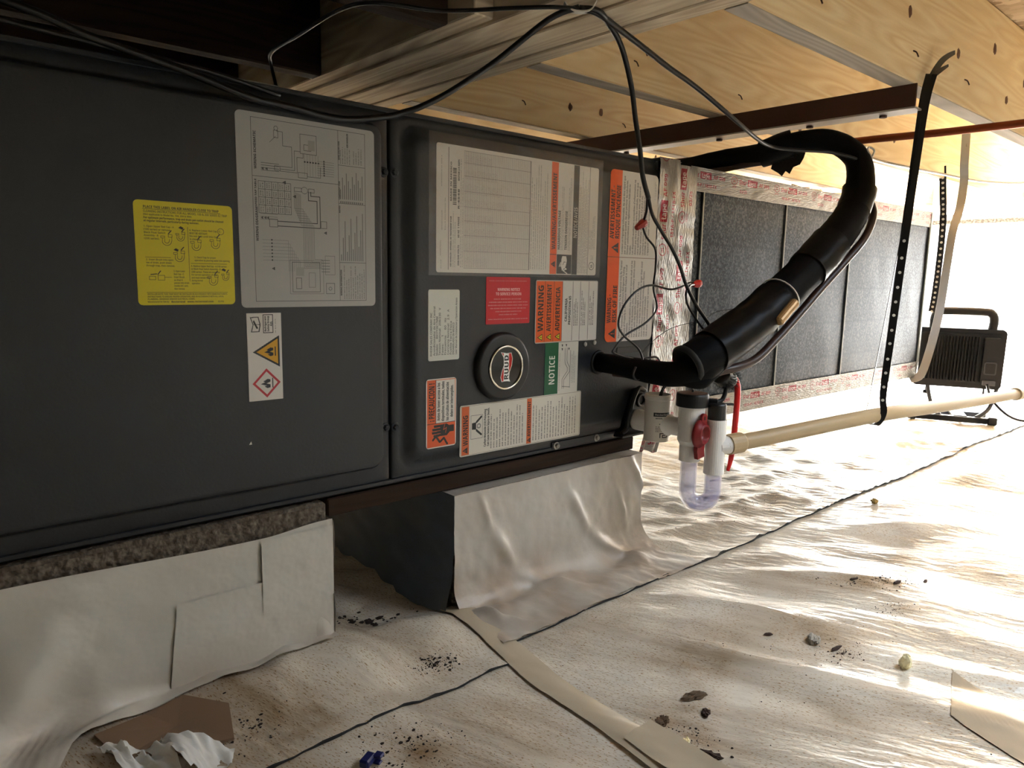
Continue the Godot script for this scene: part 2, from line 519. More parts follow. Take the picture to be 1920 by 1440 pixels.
# ==================================================================== the room
func build_shell():
	# subfloor, with the open floor hatch behind the camera that lets daylight down
	var st = tool()
	add_box(st, Vector3(0.6, 0.945, -0.94), Vector3(6.2, 0.06, 3.32), 0.0)
	add_box(st, Vector3(0.6, 0.945, 2.24), Vector3(6.2, 0.06, 1.52), 0.0)
	add_box(st, Vector3(-0.95, 0.945, 1.10), Vector3(3.1, 0.06, 0.76), 0.0)
	add_box(st, Vector3(2.6, 0.945, 1.10), Vector3(2.2, 0.06, 0.76), 0.0)
	struct("ceiling", done(st), M.osb)
	st = tool(); add_box(st, Vector3(0.6, 0.25, -2.35), Vector3(6.2, 1.36, 0.2), 0.0); struct("wall_back", done(st), M.wall_liner)
	st = tool(); add_box(st, Vector3(-2.3, 0.25, 0.2), Vector3(0.2, 1.36, 5.3), 0.0); struct("wall_left", done(st), M.wall_liner)
	# far wall: liner up to a ragged top edge, bare block above it
	st = tool(); add_box(st, Vector3(3.58, 0.25, 0.2), Vector3(0.2, 1.36, 5.3), 0.0); var w = struct("wall_right", done(st), M.concrete)
	st = tool(true)
	add_net(st, 60, 24, func(i, j):
		var z = lerp(-2.2, 2.6, i / 59.0); var f = j / 23.0
		var top = 0.575 + 0.008 * noise_a.get_noise_2d(z * 3.0, 4.0)
		var y = lerp(top, -0.27, f)
		return Vector3(3.468 - 0.006 * noise_a.get_noise_2d(z * 4.0, y * 2.0) - 0.05 * pow(f, 6), y, z), null, null, true)
	done(st)
	var sheet = obj("wall_liner", st, M.wall_liner, w)
	obj("liner_seam", box(Vector3(3.459, 0.166, 0.2), Vector3(0.006, 0.012, 4.8), 0.001), M.liner_tape, w)
	obj("seam_tape", box(Vector3(3.457, 0.585, 0.2), Vector3(0.012, 0.02, 4.8), 0.002), M.liner_tape, w)
	# wall behind the camera
	st = tool()
	add_box(st, Vector3(0.6, 0.25, 2.7), Vector3(6.2, 1.36, 0.2), 0.0)
	struct("wall_front", done(st), M.wall_liner)

func build_framing():
	# built-up girder: plies side by side, the left one ends short
	var g = thing("wood_girder", "built-up wood girder of weathered planks crossing above the grey unit", "girder", Vector3(0.26, 0.68, 0.1))
	for k in 6:
		var x0 = 0.135 + 0.0385 * k
		var z1 = 0.006 if k == 0 else 2.55
		var drop = [0.004, 0.0, 0.003, -0.001, 0.002, 0.0][k]
		obj("girder_plank", span(Vector3(x0, 0.68 + drop, -2.24), Vector3(x0 + 0.0375, 0.914, z1), 0.002, k * 0.61), M.girder, g)
	var rim = tool(); add_box(rim, Vector3(3.46, 0.80, 0.2), Vector3(0.04, 0.228, 4.8), 0.002)
	tag(obj("rim_board", done(rim), M.wall_liner), "bright white rim board on the foundation wall at the joist ends", "board")
	tag(obj("sill_plate", span(Vector3(3.34, 0.642, -2.2), Vector3(3.478, 0.68, 2.58), 0.002), M.wall_liner), "flat white-faced sill plate on top of the lined foundation wall", "plate")
	var names = {0: "long wood joist over the rusty angle bar, nearest to the camera", 1: "wood joist just behind the nearest one, above the looped black pipe", 2: "third wood joist back, right above the rear of the air handler", 3: "fourth wood joist back, glimpsed beyond the unit", 4: "farthest visible wood joist toward the back wall", -1: "wood joist overhead in front of the nearest joist, at the frame edge"}
	for k in [-2, -1, 0, 1, 2, 3, 4]:
		var zc = 0.292 - 0.406 * k
		var j = thing("floor_joist", names.get(k, "short wood joist ending at the open hatch behind the camera"), "joist", Vector3(1.9, 0.68, zc), "floor joists right of the girder")
		obj("plank", span(Vector3(1.52 if k == -2 else 0.366, 0.68, zc - 0.019), Vector3(3.44, 0.914, zc + 0.019), 0.003, k * 0.83 + 3.0), M.joist if k % 2 == 0 else M.joist_b, j)
		if k in [-1, 0, 1, 2]: obj("bottom_edge", span(Vector3(0.366, 0.6788, zc - 0.0185), Vector3(3.43, 0.6805, zc + 0.0185), 0.0005, k * 0.4), M.grey_wood, j)
		for nx in [0.55, 0.93, 1.21, 1.66]:
			obj("nail", tube([Vector3(nx + k * 0.07, 0.735, zc + 0.016), Vector3(nx + k * 0.07 + 0.002, 0.731, zc + 0.024), Vector3(nx + k * 0.07 + 0.004, 0.722, zc + 0.028)], 0.0014, 6, 3), M.rust, j)
		var spots = [[0.62, 0.80], [1.02, 0.72], [1.36, 0.84], [1.75, 0.76], [2.3, 0.82]]
		if k == 0: spots = [[0.9, 0.795], [1.16, 0.775], [1.38, 0.83], [1.62, 0.80], [1.5, 0.74], [1.95, 0.83]]
		if k == 1: spots = [[0.66, 0.76], [1.3, 0.70], [1.9, 0.75]]
		if k == 2: spots = [[0.86, 0.745], [0.98, 0.75], [0.52, 0.80]]
		for s in spots:
			var kn = tool(true)
			lump(kn, Vector3(s[0], s[1], zc + 0.0175), Vector3(0.008 + 0.004 * rng.randf(), 0.010 + 0.004 * rng.randf(), 0.0035), 0.3, s[0] * 9.0)
			obj("knot", done(kn), M.knot, j)
	for k in [0, 1, 2, 3, 4]:
		var zc = 0.335 - 0.406 * k
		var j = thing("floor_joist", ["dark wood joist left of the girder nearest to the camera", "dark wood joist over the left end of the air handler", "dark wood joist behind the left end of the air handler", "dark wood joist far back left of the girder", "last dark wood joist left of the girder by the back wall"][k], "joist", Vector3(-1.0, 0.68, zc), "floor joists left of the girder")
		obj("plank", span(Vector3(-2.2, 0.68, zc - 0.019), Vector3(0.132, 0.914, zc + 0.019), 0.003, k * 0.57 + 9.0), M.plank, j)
	# steel angle bar under the joists
	var s = thing("angle_bar", "rust-brown steel angle bar hung under the joists, its end toward the camera", "angle bar", Vector3(0.97, 0.64, 0.0))
	obj("upright_leg", span(Vector3(0.945, 0.637, -0.60), Vector3(0.949, 0.679, 0.318), 0.0008), M.rust, s)
	obj("bottom_leg", span(Vector3(0.945, 0.634, -0.60), Vector3(0.994, 0.638, 0.318), 0.0008), M.strut_pale, s)
	for z in [0.25, 0.10, -0.12, -0.4]:
		obj("bolt", lathe([Vector2(0, 0), Vector2(0.007, 0), Vector2(0.007, -0.005), Vector2(0, -0.005)], 6, axis_frame(Vector3(0.972, 0.634, z), Vector3.UP)), M.rust, s)

# ==================================================================== the ground
func dirt_patch(x, z):
	var d = 0.0
	for p in [[-0.12, 0.24, 0.06, 0.6], [0.0, 0.105, 0.07, 0.55], [0.14, 0.42, 0.08, 0.5], [0.23, 0.375, 0.04, 0.4], [0.79, 0.40, 0.10, 0.55], [0.70, 0.47, 0.07, 0.55], [0.50, 0.44, 0.06, 0.35], [-0.2, 0.12, 0.10, 0.5], [-0.32, 0.03, 0.10, 0.45], [1.3, 0.14, 0.12, 0.35], [0.9, 0.0, 0.12, 0.3], [0.12, 0.10, 0.07, 0.3], [0.3, 0.33, 0.12, 0.25]]:
		var q = Vector2((x - p[0]), (z - p[1]) * 1.3).length() / p[2]
		if q < 2.0: d += p[3] * exp(-q * q * 2.0) * (0.75 + 0.6 * noise_a.get_noise_2d(x * 30.0, z * 30.0))
	return d

func liner_color(p: Vector3) -> Color:
	var along = 0.4 * p.x + 0.92 * p.z; var across = 0.92 * p.x - 0.4 * p.z
	var d = 0.20 + 0.50 * noise_a.get_noise_2d(across * 5.0, along * 1.7) + 0.28 * noise_b.get_noise_2d(p.x * 2.0 + 7.0, p.z * 3.0)
	if p.z < 0.13: d -= 0.12
	if p.x < 0.1: d += 0.10
	d += 0.26 * noise_c.get_noise_2d(across * 9.0 + 3.0, along * 3.0) + 0.10 * noise_a.get_noise_2d(p.x * 22.0, p.z * 22.0)
	d = clampf(d, 0.03, 0.85) + dirt_patch(p.x, p.z) * 0.9
	d = clampf(d, 0.0, 1.0)
	return Color(0.80, 0.73, 0.605).lerp(Color(0.27, 0.175, 0.09), d)

func ridge(x, z, a: Vector2, b: Vector2, w, h):
	var p = Vector2(x, z); var ab = b - a
	var t = clampf((p - a).dot(ab) / ab.length_squared(), 0.0, 1.0)
	var q = p.distance_to(a + ab * t) / w
	return h * exp(-q * q) * sin(PI * clampf(t, 0.04, 0.96)) if q < 3.0 else 0.0

func ground_y(x, z):
	var y = -0.242 + 0.012 * noise_b.get_noise_2d(x * 0.9, z * 0.9)
	var along = 0.4 * x + 0.92 * z; var across = 0.92 * x - 0.4 * z
	if z > 0.10:
		var k = smoothstep(0.10, 0.22, z)
		y += k * (0.015 * noise_b.get_noise_2d(across * 3.2, along * 1.4) + 0.0034 * noise_a.get_noise_2d(across * 8.0, along * 3.4 + 5.0))
		y += k * 0.0007 * noise_b.get_noise_2d(across * 42.0, along * 7.0)
	for r in [[Vector2(0.30, 0.22), Vector2(0.44, 0.60), 0.03, 0.012], [Vector2(0.41, 0.14), Vector2(0.56, 0.44), 0.025, 0.012], [Vector2(0.63, 0.16), Vector2(0.86, 0.50), 0.03, 0.012], [Vector2(1.0, 0.18), Vector2(1.35, 0.50), 0.035, 0.014], [Vector2(0.52, 0.50), Vector2(0.66, 0.80), 0.03, 0.012], [Vector2(1.5, 0.16), Vector2(2.2, 0.40), 0.04, 0.016]]:
		y += ridge(x, z, r[0], r[1], r[2], r[3])
	if z < 0.24 and x < 0.14:     # the hump between and before the blocks
		y += 0.022 * exp(-pow((x - 0.0) / 0.10, 2) - pow((z - 0.05) / 0.07, 2)) - 0.010 * exp(-pow((x + 0.04) / 0.09, 2) - pow((z - 0.13) / 0.04, 2))
	y += 0.028 * smoothstep(0.24, 0.01, z) * smoothstep(-0.02, -0.12, x)
	return y

func left_edge(x): return 0.160 + 0.012 * smoothstep(0.0, -0.3, x) + 0.006 * noise_a.get_noise_2d(x * 9.0, 2.0)
func right_edge(x): return 0.122 + 0.004 * sin(x * 5.0) + 0.005 * noise_a.get_noise_2d(x * 8.0, 6.0)

func back_y(x, z):        # top of the sheets behind the seam
	var y = ground_y(x, z) + 0.0022
	if z < 0.2:
		var k = smoothstep(0.13, 0.02, z)
		y += k * (0.010 * noise_c.get_noise_2d(x * 2.2 + z * 1.2, z * 3.4 - x * 0.5) + 0.005 * noise_c.get_noise_2d(x * 5.2, z * 6.1 + x * 2.0))
	return y

func top_y(x, z):
	if x < 0.1 and z < left_edge(x): return back_y(x, z)
	if x >= 0.1 and z < right_edge(x): return back_y(x, z)
	return ground_y(x, z)

func steps(list: Array) -> Array:      # [from, step, to, step, to ...]
	var out = [list[0]]
	for i in range(1, list.size(), 2):
		var a = out.back(); var n = int(ceil((list[i + 1] - a) / list[i]))
		for k in range(1, n + 1): out.append(lerp(float(a), float(list[i + 1]), float(k) / n))
	return out

func ground_uv(p): return Vector2(0.92 * p.x - 0.4 * p.z, 0.4 * p.x + 0.92 * p.z)

func build_floor():
	var xs = steps([-2.25, 0.08, -0.6, 0.010, 1.25, 0.03, 3.5])
	var zs = steps([-2.3, 0.12, 0.06, 0.010, 0.86, 0.06, 2.65])
	var st = tool(true)
	add_net(st, xs.size(), zs.size(), func(i, j): return Vector3(xs[i], ground_y(xs[i], zs[j]), zs[j]), ground_uv, liner_color)
	struct("floor", done(st), M.liner)
	for side in 2:
		var sx = steps([-2.2, 0.08, -0.6, 0.012, 0.10]) if side == 0 else steps([0.12, 0.012, 1.4, 0.02, 3.46])
		var edge = left_edge if side == 0 else right_edge
		var fs = steps([0.0, 0.05, 0.55, 0.012, 1.0])
		var nj = fs.size()
		var lift = func(x, z, e): return (0.0008 + 0.005 * (1.0 + smoothstep(0.4, 0.7, x)) * absf(noise_a.get_noise_2d(x * 16.0, 3.3))) * smoothstep(0.035, 0.0, e - z)
		var pt = func(i, j):
			var x = sx[i]; var e = edge.call(x)
			var z = lerp(-2.2, -0.35, fs[j] / 0.55) if fs[j] < 0.55 else lerp(-0.35, e, (fs[j] - 0.55) / 0.45)
			return Vector3(x, back_y(x, z) + lift.call(x, z, e), z)
		var t = thing("liner_sheet", ["dirty white liner sheet left of the taped cross, running under the unit", "crinkled white liner sheet along the duct, overlapping with a long dark-edged seam"][side], "plastic sheet", Vector3([-0.6, 1.6][side], -0.24, 0.0), "overlapping ground liner sheets")
		obj("sheet", net(sx.size(), nj, pt, ground_uv, liner_color), M.liner, t)
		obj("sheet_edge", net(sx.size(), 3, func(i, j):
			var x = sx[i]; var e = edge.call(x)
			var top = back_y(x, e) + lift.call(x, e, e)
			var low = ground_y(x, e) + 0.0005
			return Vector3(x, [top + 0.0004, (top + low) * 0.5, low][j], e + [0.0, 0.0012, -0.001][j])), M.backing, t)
	# clear-tan tape along the joint that runs out from under the blocks
	var mid = func(f): return Vector2(0.112 - 0.004 * f - 0.035 * f * f, lerp(-0.01, 0.80, f))
	var tape = net(7, 90, func(i, j):
		var c = mid.call(j / 89.0)
		var x = c.x + (i / 6.0 - 0.5) * 0.046; var z = c.y
		var y = max(top_y(x, z), top_y(c.x, z) - 0.002) + 0.0035 + (0.003 * sin(PI * i / 6.0))
		return Vector3(x, y, z))
	tag(obj("liner_tape", tape, M.liner_tape), "long strip of tan seam tape crossing the floor liner toward the camera", "tape")
	var t2 = net(6, 30, func(i, j):
		var x = 0.076 + i / 5.0 * 0.052; var z = lerp(0.375, 0.80, j / 29.0)
		return Vector3(x - 0.05 * (z - 0.375) + 0.012, top_y(x, z) + 0.0085 + 0.001 * sin(i * 1.3), z))
	tag(obj("liner_tape", t2, M.liner_tape), "second piece of tan tape lapped over the near end of the seam tape", "tape")

	var gl = mat(Color(0.72, 0.65, 0.55), 0.15)
	tag(obj("liner_tape", net(31, 23, func(i, j):
		var p = Vector2(0.551, 0.591).lerp(Vector2(0.431, 0.627), j / 22.0).lerp(Vector2(0.51, 0.70).lerp(Vector2(0.392, 0.73), j / 22.0), i / 30.0)
		return Vector3(p.x, top_y(p.x, p.y) + 0.0018, p.y)), gl), "short piece of glossy clear tape on the front liner at the right frame edge", "tape")

# ==================================================================== blocks and their wrapping
func wrap_color(p: Vector3) -> Color:
	var low = smoothstep(-0.12, -0.235, p.y)
	var d = 0.10 + 0.10 * noise_a.get_noise_2d(p.x * 4.0, p.y * 6.0 + p.z * 5.0) + low * (0.28 + 0.35 * noise_a.get_noise_2d(p.x * 9.0, p.z * 9.0 + 3.0))
	if p.x > 0.1: d += 0.18
	return Color(0.66, 0.64, 0.575).lerp(Color(0.30, 0.20, 0.12), clampf(d, 0.0, 0.75))

func build_supports():
	var lb = thing("concrete_block", "concrete block under the left of the unit, rough grey top showing above its wrap", "block", Vector3(-0.7, -0.25, -0.25), "support blocks")
	obj("block_body", span(Vector3(-1.5, -0.27, -0.50), Vector3(-0.107, -0.0075, -0.007), 0.004), M.concrete, lb)
	var rb = thing("concrete_block", "wrapped concrete block under the right panel of the unit", "block", Vector3(0.34, -0.25, -0.25), "support blocks")
	obj("block_body", span(Vector3(0.114, -0.27, -0.50), Vector3(0.574, -0.040, -0.002), 0.004), M.concrete, rb)
	tag(obj("shim_board", span(Vector3(-0.10, -0.034, -0.52), Vector3(0.575, -0.0075, -0.018), 0.002), M.plank), "dark brown board between the unit and the right block", "board")
	# left wrap: upright sheet that lies out over the floor more and more toward the left
	var prof = func(x, s, r, out):     # s = way down the sheet in metres; r = radius of the bend, out = reach
		var y0 = -0.034 - 0.006 * smoothstep(-0.12, -0.2, x) + 0.010 * smoothstep(-0.2, -0.5, x)
		var yb = -0.209
		var straight = y0 - yb - r
		if s < straight: return Vector2(y0 - s, 0.0)
		var arc = r * PI / 2
		if s < straight + arc:
			var a = (s - straight) / r
			return Vector2(yb + r - r * sin(a), r - r * cos(a))
		return Vector2(yb, r + s - straight - arc)
	var w1 = thing("block_wrap", "smooth white plastic wrap over the left block, spreading onto the floor", "plastic wrap", Vector3(-0.6, -0.24, 0.0), "white wraps on the support blocks")
	var nx = 130; var ns = 60
	obj("front_sheet", net(nx, ns, func(i, j):
		var x = lerp(-1.5, -0.103, i / (nx - 1.0))
		var k = smoothstep(-0.295, -0.50, x)
		var k1 = smoothstep(-0.30, -0.41, x); var k2 = smoothstep(-0.415, -0.60, x)
		var r = 0.012 + 0.022 * k1 + 0.06 * k2; var total = 0.182 + 0.012 * k1 + 0.33 * k2
		var s = total * j / (ns - 1.0)
		var q = prof.call(x, s, r, 0.0)
		var f = float(j) / (ns - 1)
		var dz = 0.006 * k * noise_a.get_noise_2d(x * 4.0, s * 5.0) + 0.0012 * noise_b.get_noise_2d(x * 20.0, s * 14.0)
		dz += ridge(x, s, Vector2(-0.42, 0.03), Vector2(-0.60, 0.30), 0.03, 0.020) + ridge(x, s, Vector2(-0.36, 0.14), Vector2(-0.50, 0.24), 0.02, 0.010) + ridge(x, s, Vector2(-0.13, 0.13), Vector2(-0.105, 0.20), 0.01, 0.008)
		dz *= smoothstep(0.0, 0.12, f)
		var y = q.x
		if q.y > 0.001: y = max(y, top_y(x, q.y) + 0.004)
		return Vector3(x, y + dz * clampf(q.y / 0.05, 0.0, 1.0) + 0.004, 0.001 + q.y + dz), func(p): return Vector2(p.x, p.y - p.z), wrap_color), M.wrap, w1)
	obj("side_sheet", net(12, 12, func(i, j): return Vector3(-0.103 + 0.002 * sin(j * 1.1), lerp(-0.032, -0.245, j / 11.0), lerp(0.004, -0.45, i / 11.0)), null, wrap_color), M.wrap, w1)
	# tape seams on the left wrap
	obj("sheet_flap", net(10, 20, func(i, j):
		var s = lerp(0.058, 0.165, j / 19.0)
		return Vector3(lerp(-0.312, -0.110, i / 9.0) - 0.012 * j / 19.0 * (1 - i / 9.0), -0.036 - s, 0.0040 + 0.0006 * noise_a.get_noise_2d(i * 0.7, s * 9.0)), func(p): return Vector2(p.x, p.y), wrap_color), M.wrap, w1)
	obj("sheet_flap", net(6, 14, func(i, j):
		var s = lerp(0.0, 0.10, j / 13.0)
		return Vector3(lerp(-0.206, -0.1045, i / 5.0), -0.038 - s, 0.0052), func(p): return Vector2(p.x, p.y), wrap_color), M.wrap, w1)
	# right wrap
	var w2 = thing("block_wrap", "creased white plastic wrap over the right block, below the ruud panel".replace("ruud ", "right "), "plastic wrap", Vector3(0.34, -0.24, 0.0), "white wraps on the support blocks")
	nx = 110; ns = 64
	obj("front_sheet", net(nx, ns, func(i, j):
		var f = i / (nx - 1.0)
		var s = 0.30 * j / (ns - 1.0)
		var r = 0.055
		var straight = 0.200 - r
		var y = -0.038; var z = 0.0
		if s < straight: y -= s
		elif s < straight + r * PI / 2:
			var a = (s - straight) / r
			y += -straight - r * sin(a); z = r - r * cos(a)
		else:
			y = -0.238; z = r + s - straight - r * PI / 2
		var spread = smoothstep(0.10, 0.28, s)
		var x = lerp(0.107, 0.577 + 0.045 * spread, f)
		var dz = 0.0035 * noise_a.get_noise_2d(x * 9.0, s * 7.0) + 0.0015 * noise_b.get_noise_2d(x * 28.0, s * 22.0)
		dz += ridge(x, s, Vector2(0.365, 0.035), Vector2(0.425, 0.13), 0.010, 0.010) + ridge(x, s, Vector2(0.42, 0.12), Vector2(0.545, 0.235), 0.012, 0.013)
		dz += ridge(x, s, Vector2(0.155, 0.0), Vector2(0.185, 0.075), 0.006, 0.005) + ridge(x, s, Vector2(0.185, 0.07), Vector2(0.245, 0.16), 0.012, 0.009) + ridge(x, s, Vector2(0.235, 0.15), Vector2(0.36, 0.26), 0.014, 0.011)
		dz += ridge(x, s, Vector2(0.535, 0.0), Vector2(0.585, 0.08), 0.008, 0.010) + ridge(x, s, Vector2(0.50, 0.05), Vector2(0.535, 0.14), 0.007, 0.005) + ridge(x, s, Vector2(0.11, 0.21), Vector2(0.19, 0.29), 0.012, 0.012) + ridge(x, s, Vector2(0.115, 0.19), Vector2(0.155, 0.28), 0.006, 0.008)
		var k = smoothstep(straight, straight + r * 1.4, s)
		if z > 0.0: y = max(y, top_y(x, z) + 0.005)
		return Vector3(x, y + dz * k, 0.004 + z + dz * (1.0 - k)), func(p): return Vector2(p.x, p.y - p.z), wrap_color), M.wrap, w2)
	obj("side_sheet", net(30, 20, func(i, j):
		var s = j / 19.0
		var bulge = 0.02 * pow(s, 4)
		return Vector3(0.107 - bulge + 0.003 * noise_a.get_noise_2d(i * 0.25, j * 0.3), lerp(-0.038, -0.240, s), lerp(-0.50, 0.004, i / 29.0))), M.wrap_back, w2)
	obj("side_sheet", net(12, 12, func(i, j):
		var s = j / 11.0
		return Vector3(0.5765, lerp(-0.038, -0.240, s), lerp(0.002, -0.50, i / 11.0)), null, wrap_color), M.wrap, w2)
	obj("top_sheet", net(20, 10, func(i, j): return Vector3(lerp(0.107, 0.577, i / 19.0), -0.0375, lerp(-0.5, 0.004, j / 9.0)), null, wrap_color), M.wrap, w2)

# ==================================================================== the air handler
func embossed(x0, x1, y0, y1, ix0, ix1, iy0, iy1, rad, bevel, depth):
	# flange ring at FACE, a rounded slope and a raised middle
	var st = tool(true)
	var seg = 8
	var rings = []
	var outer = []; var n = (seg + 1) * 4
	rings.append([round_rect(x0, y0, x1, y1, 0.003, seg), FACE - 0.03])
	rings.append([round_rect(x0, y0, x1, y1, 0.003, seg), FACE - 0.002])
	rings.append([round_rect(x0 + 0.002, y0 + 0.002, x1 - 0.002, y1 - 0.002, 0.003, seg), FACE])
	rings.append([round_rect(ix0 - 0.002, iy0 - 0.002, ix1 + 0.002, iy1 + 0.002, rad + 0.002, seg), FACE])
	for k in 9:
		var f = k / 8.0
		var d = bevel * f
		rings.append([round_rect(ix0 + d, iy0 + d, ix1 - d, iy1 - d, max(rad - d * 0.6, 0.006), seg), FACE + depth * smoothstep(0.0, 1.0, f)])
	rings.append([round_rect(ix0 + bevel + 0.004, iy0 + bevel + 0.004, ix1 - bevel - 0.004, iy1 - bevel - 0.004, max(rad - bevel * 0.6, 0.006), seg), FACE + depth])
	for k in rings.size() - 1:
		var a = rings[k]; var b = rings[k + 1]
		for i in n:
			var i2 = (i + 1) % n
			var p = [a[0][i], a[0][i2], b[0][i2], b[0][i]]
			quad(st, Vector3(p[0].x, p[0].y, a[1]), Vector3(p[1].x, p[1].y, a[1]), Vector3(p[2].x, p[2].y, b[1]), Vector3(p[3].x, p[3].y, b[1]), p[0], p[1], p[2], p[3])
	var last = rings.back()
	var m = Vector2((ix0 + ix1) / 2, (iy0 + iy1) / 2)
	for i in n:
		var p = last[0][i]; var q = last[0][(i + 1) % n]
		tri(st, Vector3(m.x, m.y, last[1]), Vector3(p.x, p.y, last[1]), Vector3(q.x, q.y, last[1]), m, p, q)
	return done(st)

func sticker(parent, called, im: Image, x0, x1, y0, y1, label, turned = true, rad = 0.003, rough = 0.33, lift = 0.0006):
	var poly = round_rect(x0, y0, x1, y1, rad, 4)
	var st = tool()
	var xf = Transform3D(Basis.IDENTITY, Vector3(0, 0, 0.0))
	var uvof = func(p):
		var fx = (p.x - x0) / (x1 - x0); var fy = (p.y - y0) / (y1 - y0)
		return Vector2(fy, fx) if turned else Vector2(fx, 1.0 - fy)
	var mid = Vector2((x0 + x1) / 2, (y0 + y1) / 2)
	for i in poly.size():
		var p = poly[i]; var q = poly[(i + 1) % poly.size()]
		tri(st, Vector3(mid.x, mid.y, lift), Vector3(p.x, p.y, lift), Vector3(q.x, q.y, lift), uvof.call(mid), uvof.call(p), uvof.call(q))
		quad(st, Vector3(p.x, p.y, 0.0), Vector3(q.x, q.y, 0.0), Vector3(q.x, q.y, lift), Vector3(p.x, p.y, lift), uvof.call(p), uvof.call(q), uvof.call(q), uvof.call(p))
	var o = obj(called, done(st), uv_mat(im, rough), parent)
	o.set_meta("label", label)
	return o

func screw(parent, x, y, z, m):
	var st = tool()
	var xf = axis_frame(Vector3(x, y, z), Vector3(0, 0, 1))
	add_lathe(st, [Vector2(0.0072, 0), Vector2(0.0068, 0.0012), Vector2(0.0045, 0.0016)], 20, xf)
	add_lathe(st, [Vector2(0.0046, 0.0014), Vector2(0.0044, 0.005), Vector2(0.0036, 0.0058), Vector2(0, 0.0058)], 6, xf)
	add_box(st, xf * Vector3(0, 0.0060, 0), Vector3(0.0068, 0.0009, 0.0006), 0.0, Basis(Vector3(0, 0, 1), 0.8))
	obj("screw", done(st), m, parent)

func build_air_handler():
	var u = thing("air_handler", "dark grey horizontal air handler covered with warning stickers, on wrapped blocks", "air handler", Vector3(0.0, 0.0, -0.28))
	var st = tool()
	add_box(st, Vector3(-0.30, 0.2665, -0.295), Vector3(1.79, 0.533, 0.50), 0.003)
	obj("casing", done(st), M.paint, u)
	obj("base_rail", span(Vector3(-1.18, -0.007, -0.53), Vector3(0.588, 0.003, -0.024), 0.001), M.rail, u)
	obj("top_flange", span(Vector3(-1.19, 0.5275, -0.045), Vector3(0.596, 0.5335, -0.0105), 0.001), M.paint, u)
	obj("bottom_flange", span(Vector3(-1.19, -0.001, -0.045), Vector3(0.592, 0.005, -0.0105), 0.001), M.paint, u)
	# doors
	var d1 = obj("blower_door", embossed(-1.185, -0.0018, 0.004, 0.529, -1.15, -0.0135, 0.026, 0.512, 0.02, 0.007, 0.012), M.paint, u)
	var d2 = obj("coil_door", embossed(0.0018, 0.5955, 0.004, 0.529, 0.016, 0.612, 0.016, 0.518, 0.026, 0.026, 0.012), M.paint, u)
	for s in [[-0.0085, 0.447], [0.0085, 0.448], [-0.0085, 0.0845], [0.0085, 0.0835]]: screw(u, s[0], s[1], FACE, M.paint)
	for s in [[0.345, 0.0075], [0.452, 0.0075]]: screw(u, s[0], s[1], FACE + 0.003, M.zinc)
	obj("clip_strip", span(Vector3(0.335, 0.0015, FACE - 0.002), Vector3(0.54, 0.0145, FACE + 0.003), 0.001), M.paint, u)
	for s in [[0.40, 0.188], [0.425, 0.19]]:
		obj("rivet", lathe([Vector2(0.0045, 0), Vector2(0.0042, 0.0012), Vector2(0, 0.0018)], 12, axis_frame(Vector3(s[0] + 0.002, s[1] - 0.008 * (s[0] - 0.4) * 40.0 * 0.0, 0.0), Vector3(0, 0, 1))), M.zinc, u)
	obj("corner_clip", span(Vector3(-0.20, 0.535, -0.11), Vector3(-0.12, 0.556, -0.095), 0.001), M.zinc, u)
	obj("paint_chip", prism([Vector2(-0.2155, 0.0905), Vector2(-0.2118, 0.0905), Vector2(-0.2128, 0.0945)], 0.0004), M.white, d1)
	# badge
	var b = obj("badge", lathe([Vector2(0.056, 0.0), Vector2(0.056, 0.006), Vector2(0.0535, 0.0105), Vector2(0.050, 0.0118), Vector2(0.036, 0.0118)], 48, axis_frame(Vector3(0.202, 0.162, 0.0), Vector3(0, 0, 1)), true), M.badge, d2)
	obj("chrome_ring", tube(circle_pts(Vector3(0.204, 0.161, 0.0118), 0.0345, Vector3(1, 0, 0), Vector3(0, 1, 0), 48), 0.0021, 8, 1, false), M.chrome, d2)
	var bi = badge_image()
	var disc = tool()
	for i in 48:
		var a = TAU * i / 48; var c = TAU * (i + 1) / 48
		tri(disc, Vector3(0.204, 0.161, 0.0126), Vector3(0.204 + 0.0345 * cos(a), 0.161 + 0.0345 * sin(a), 0.0112), Vector3(0.204 + 0.0345 * cos(c), 0.161 + 0.0345 * sin(c), 0.0112), Vector2(0.5, 0.5), Vector2(0.5 + 0.5 * sin(a), 0.5 + 0.5 * cos(a)), Vector2(0.5 + 0.5 * sin(c), 0.5 + 0.5 * cos(c)))
	var e = obj("emblem", done(disc), uv_mat(bi, 0.12), d2); e.set_meta("label", "black round emblem with white and red lettering turned upright")
	# stickers, left door
	sticker(d1, "wiring_sticker", wiring_image(), -0.219, -0.031, 0.263, 0.4965, "large white wiring diagram sticker with rounded corners", true, 0.006)
	sticker(d1, "trap_sticker", yellow_image(), -0.335, -0.2265, 0.2675, 0.3835, "yellow trap cleaning instruction sticker", false, 0.005)
	sticker(d1, "flammable_sticker", hazard_image(), -0.2135, -0.169, 0.1455, 0.256, "narrow white sticker with yellow triangle and red diamond flame signs", true, 0.0005)
	# stickers, right door
	sticker(d2, "rating_sticker", rating_image(), 0.0725, 0.4225, 0.311, 0.4965, "wide white rating sticker under clear film", true, 0.004)
	sticker(d2, "fire_risk_sticker", fire_image(), 0.454, 0.5925, 0.189, 0.5005, "tall white sticker with an orange left edge, risk of fire", true, 0.010)
	sticker(d2, "notice_sticker_red", red_image(), 0.169, 0.263, 0.2305, 0.3055, "small red service notice sticker", false, 0.002)
	sticker(d2, "model_sticker", model_image(), 0.0585, 0.1165, 0.179, 0.2855, "small white printed data sticker", true, 0.003)
	sticker(d2, "lead_warning_sticker", prop_image(), 0.276, 0.430, 0.195, 0.3015, "white sticker with three orange warning bars", true, 0.003, 0.33, 0.0009)
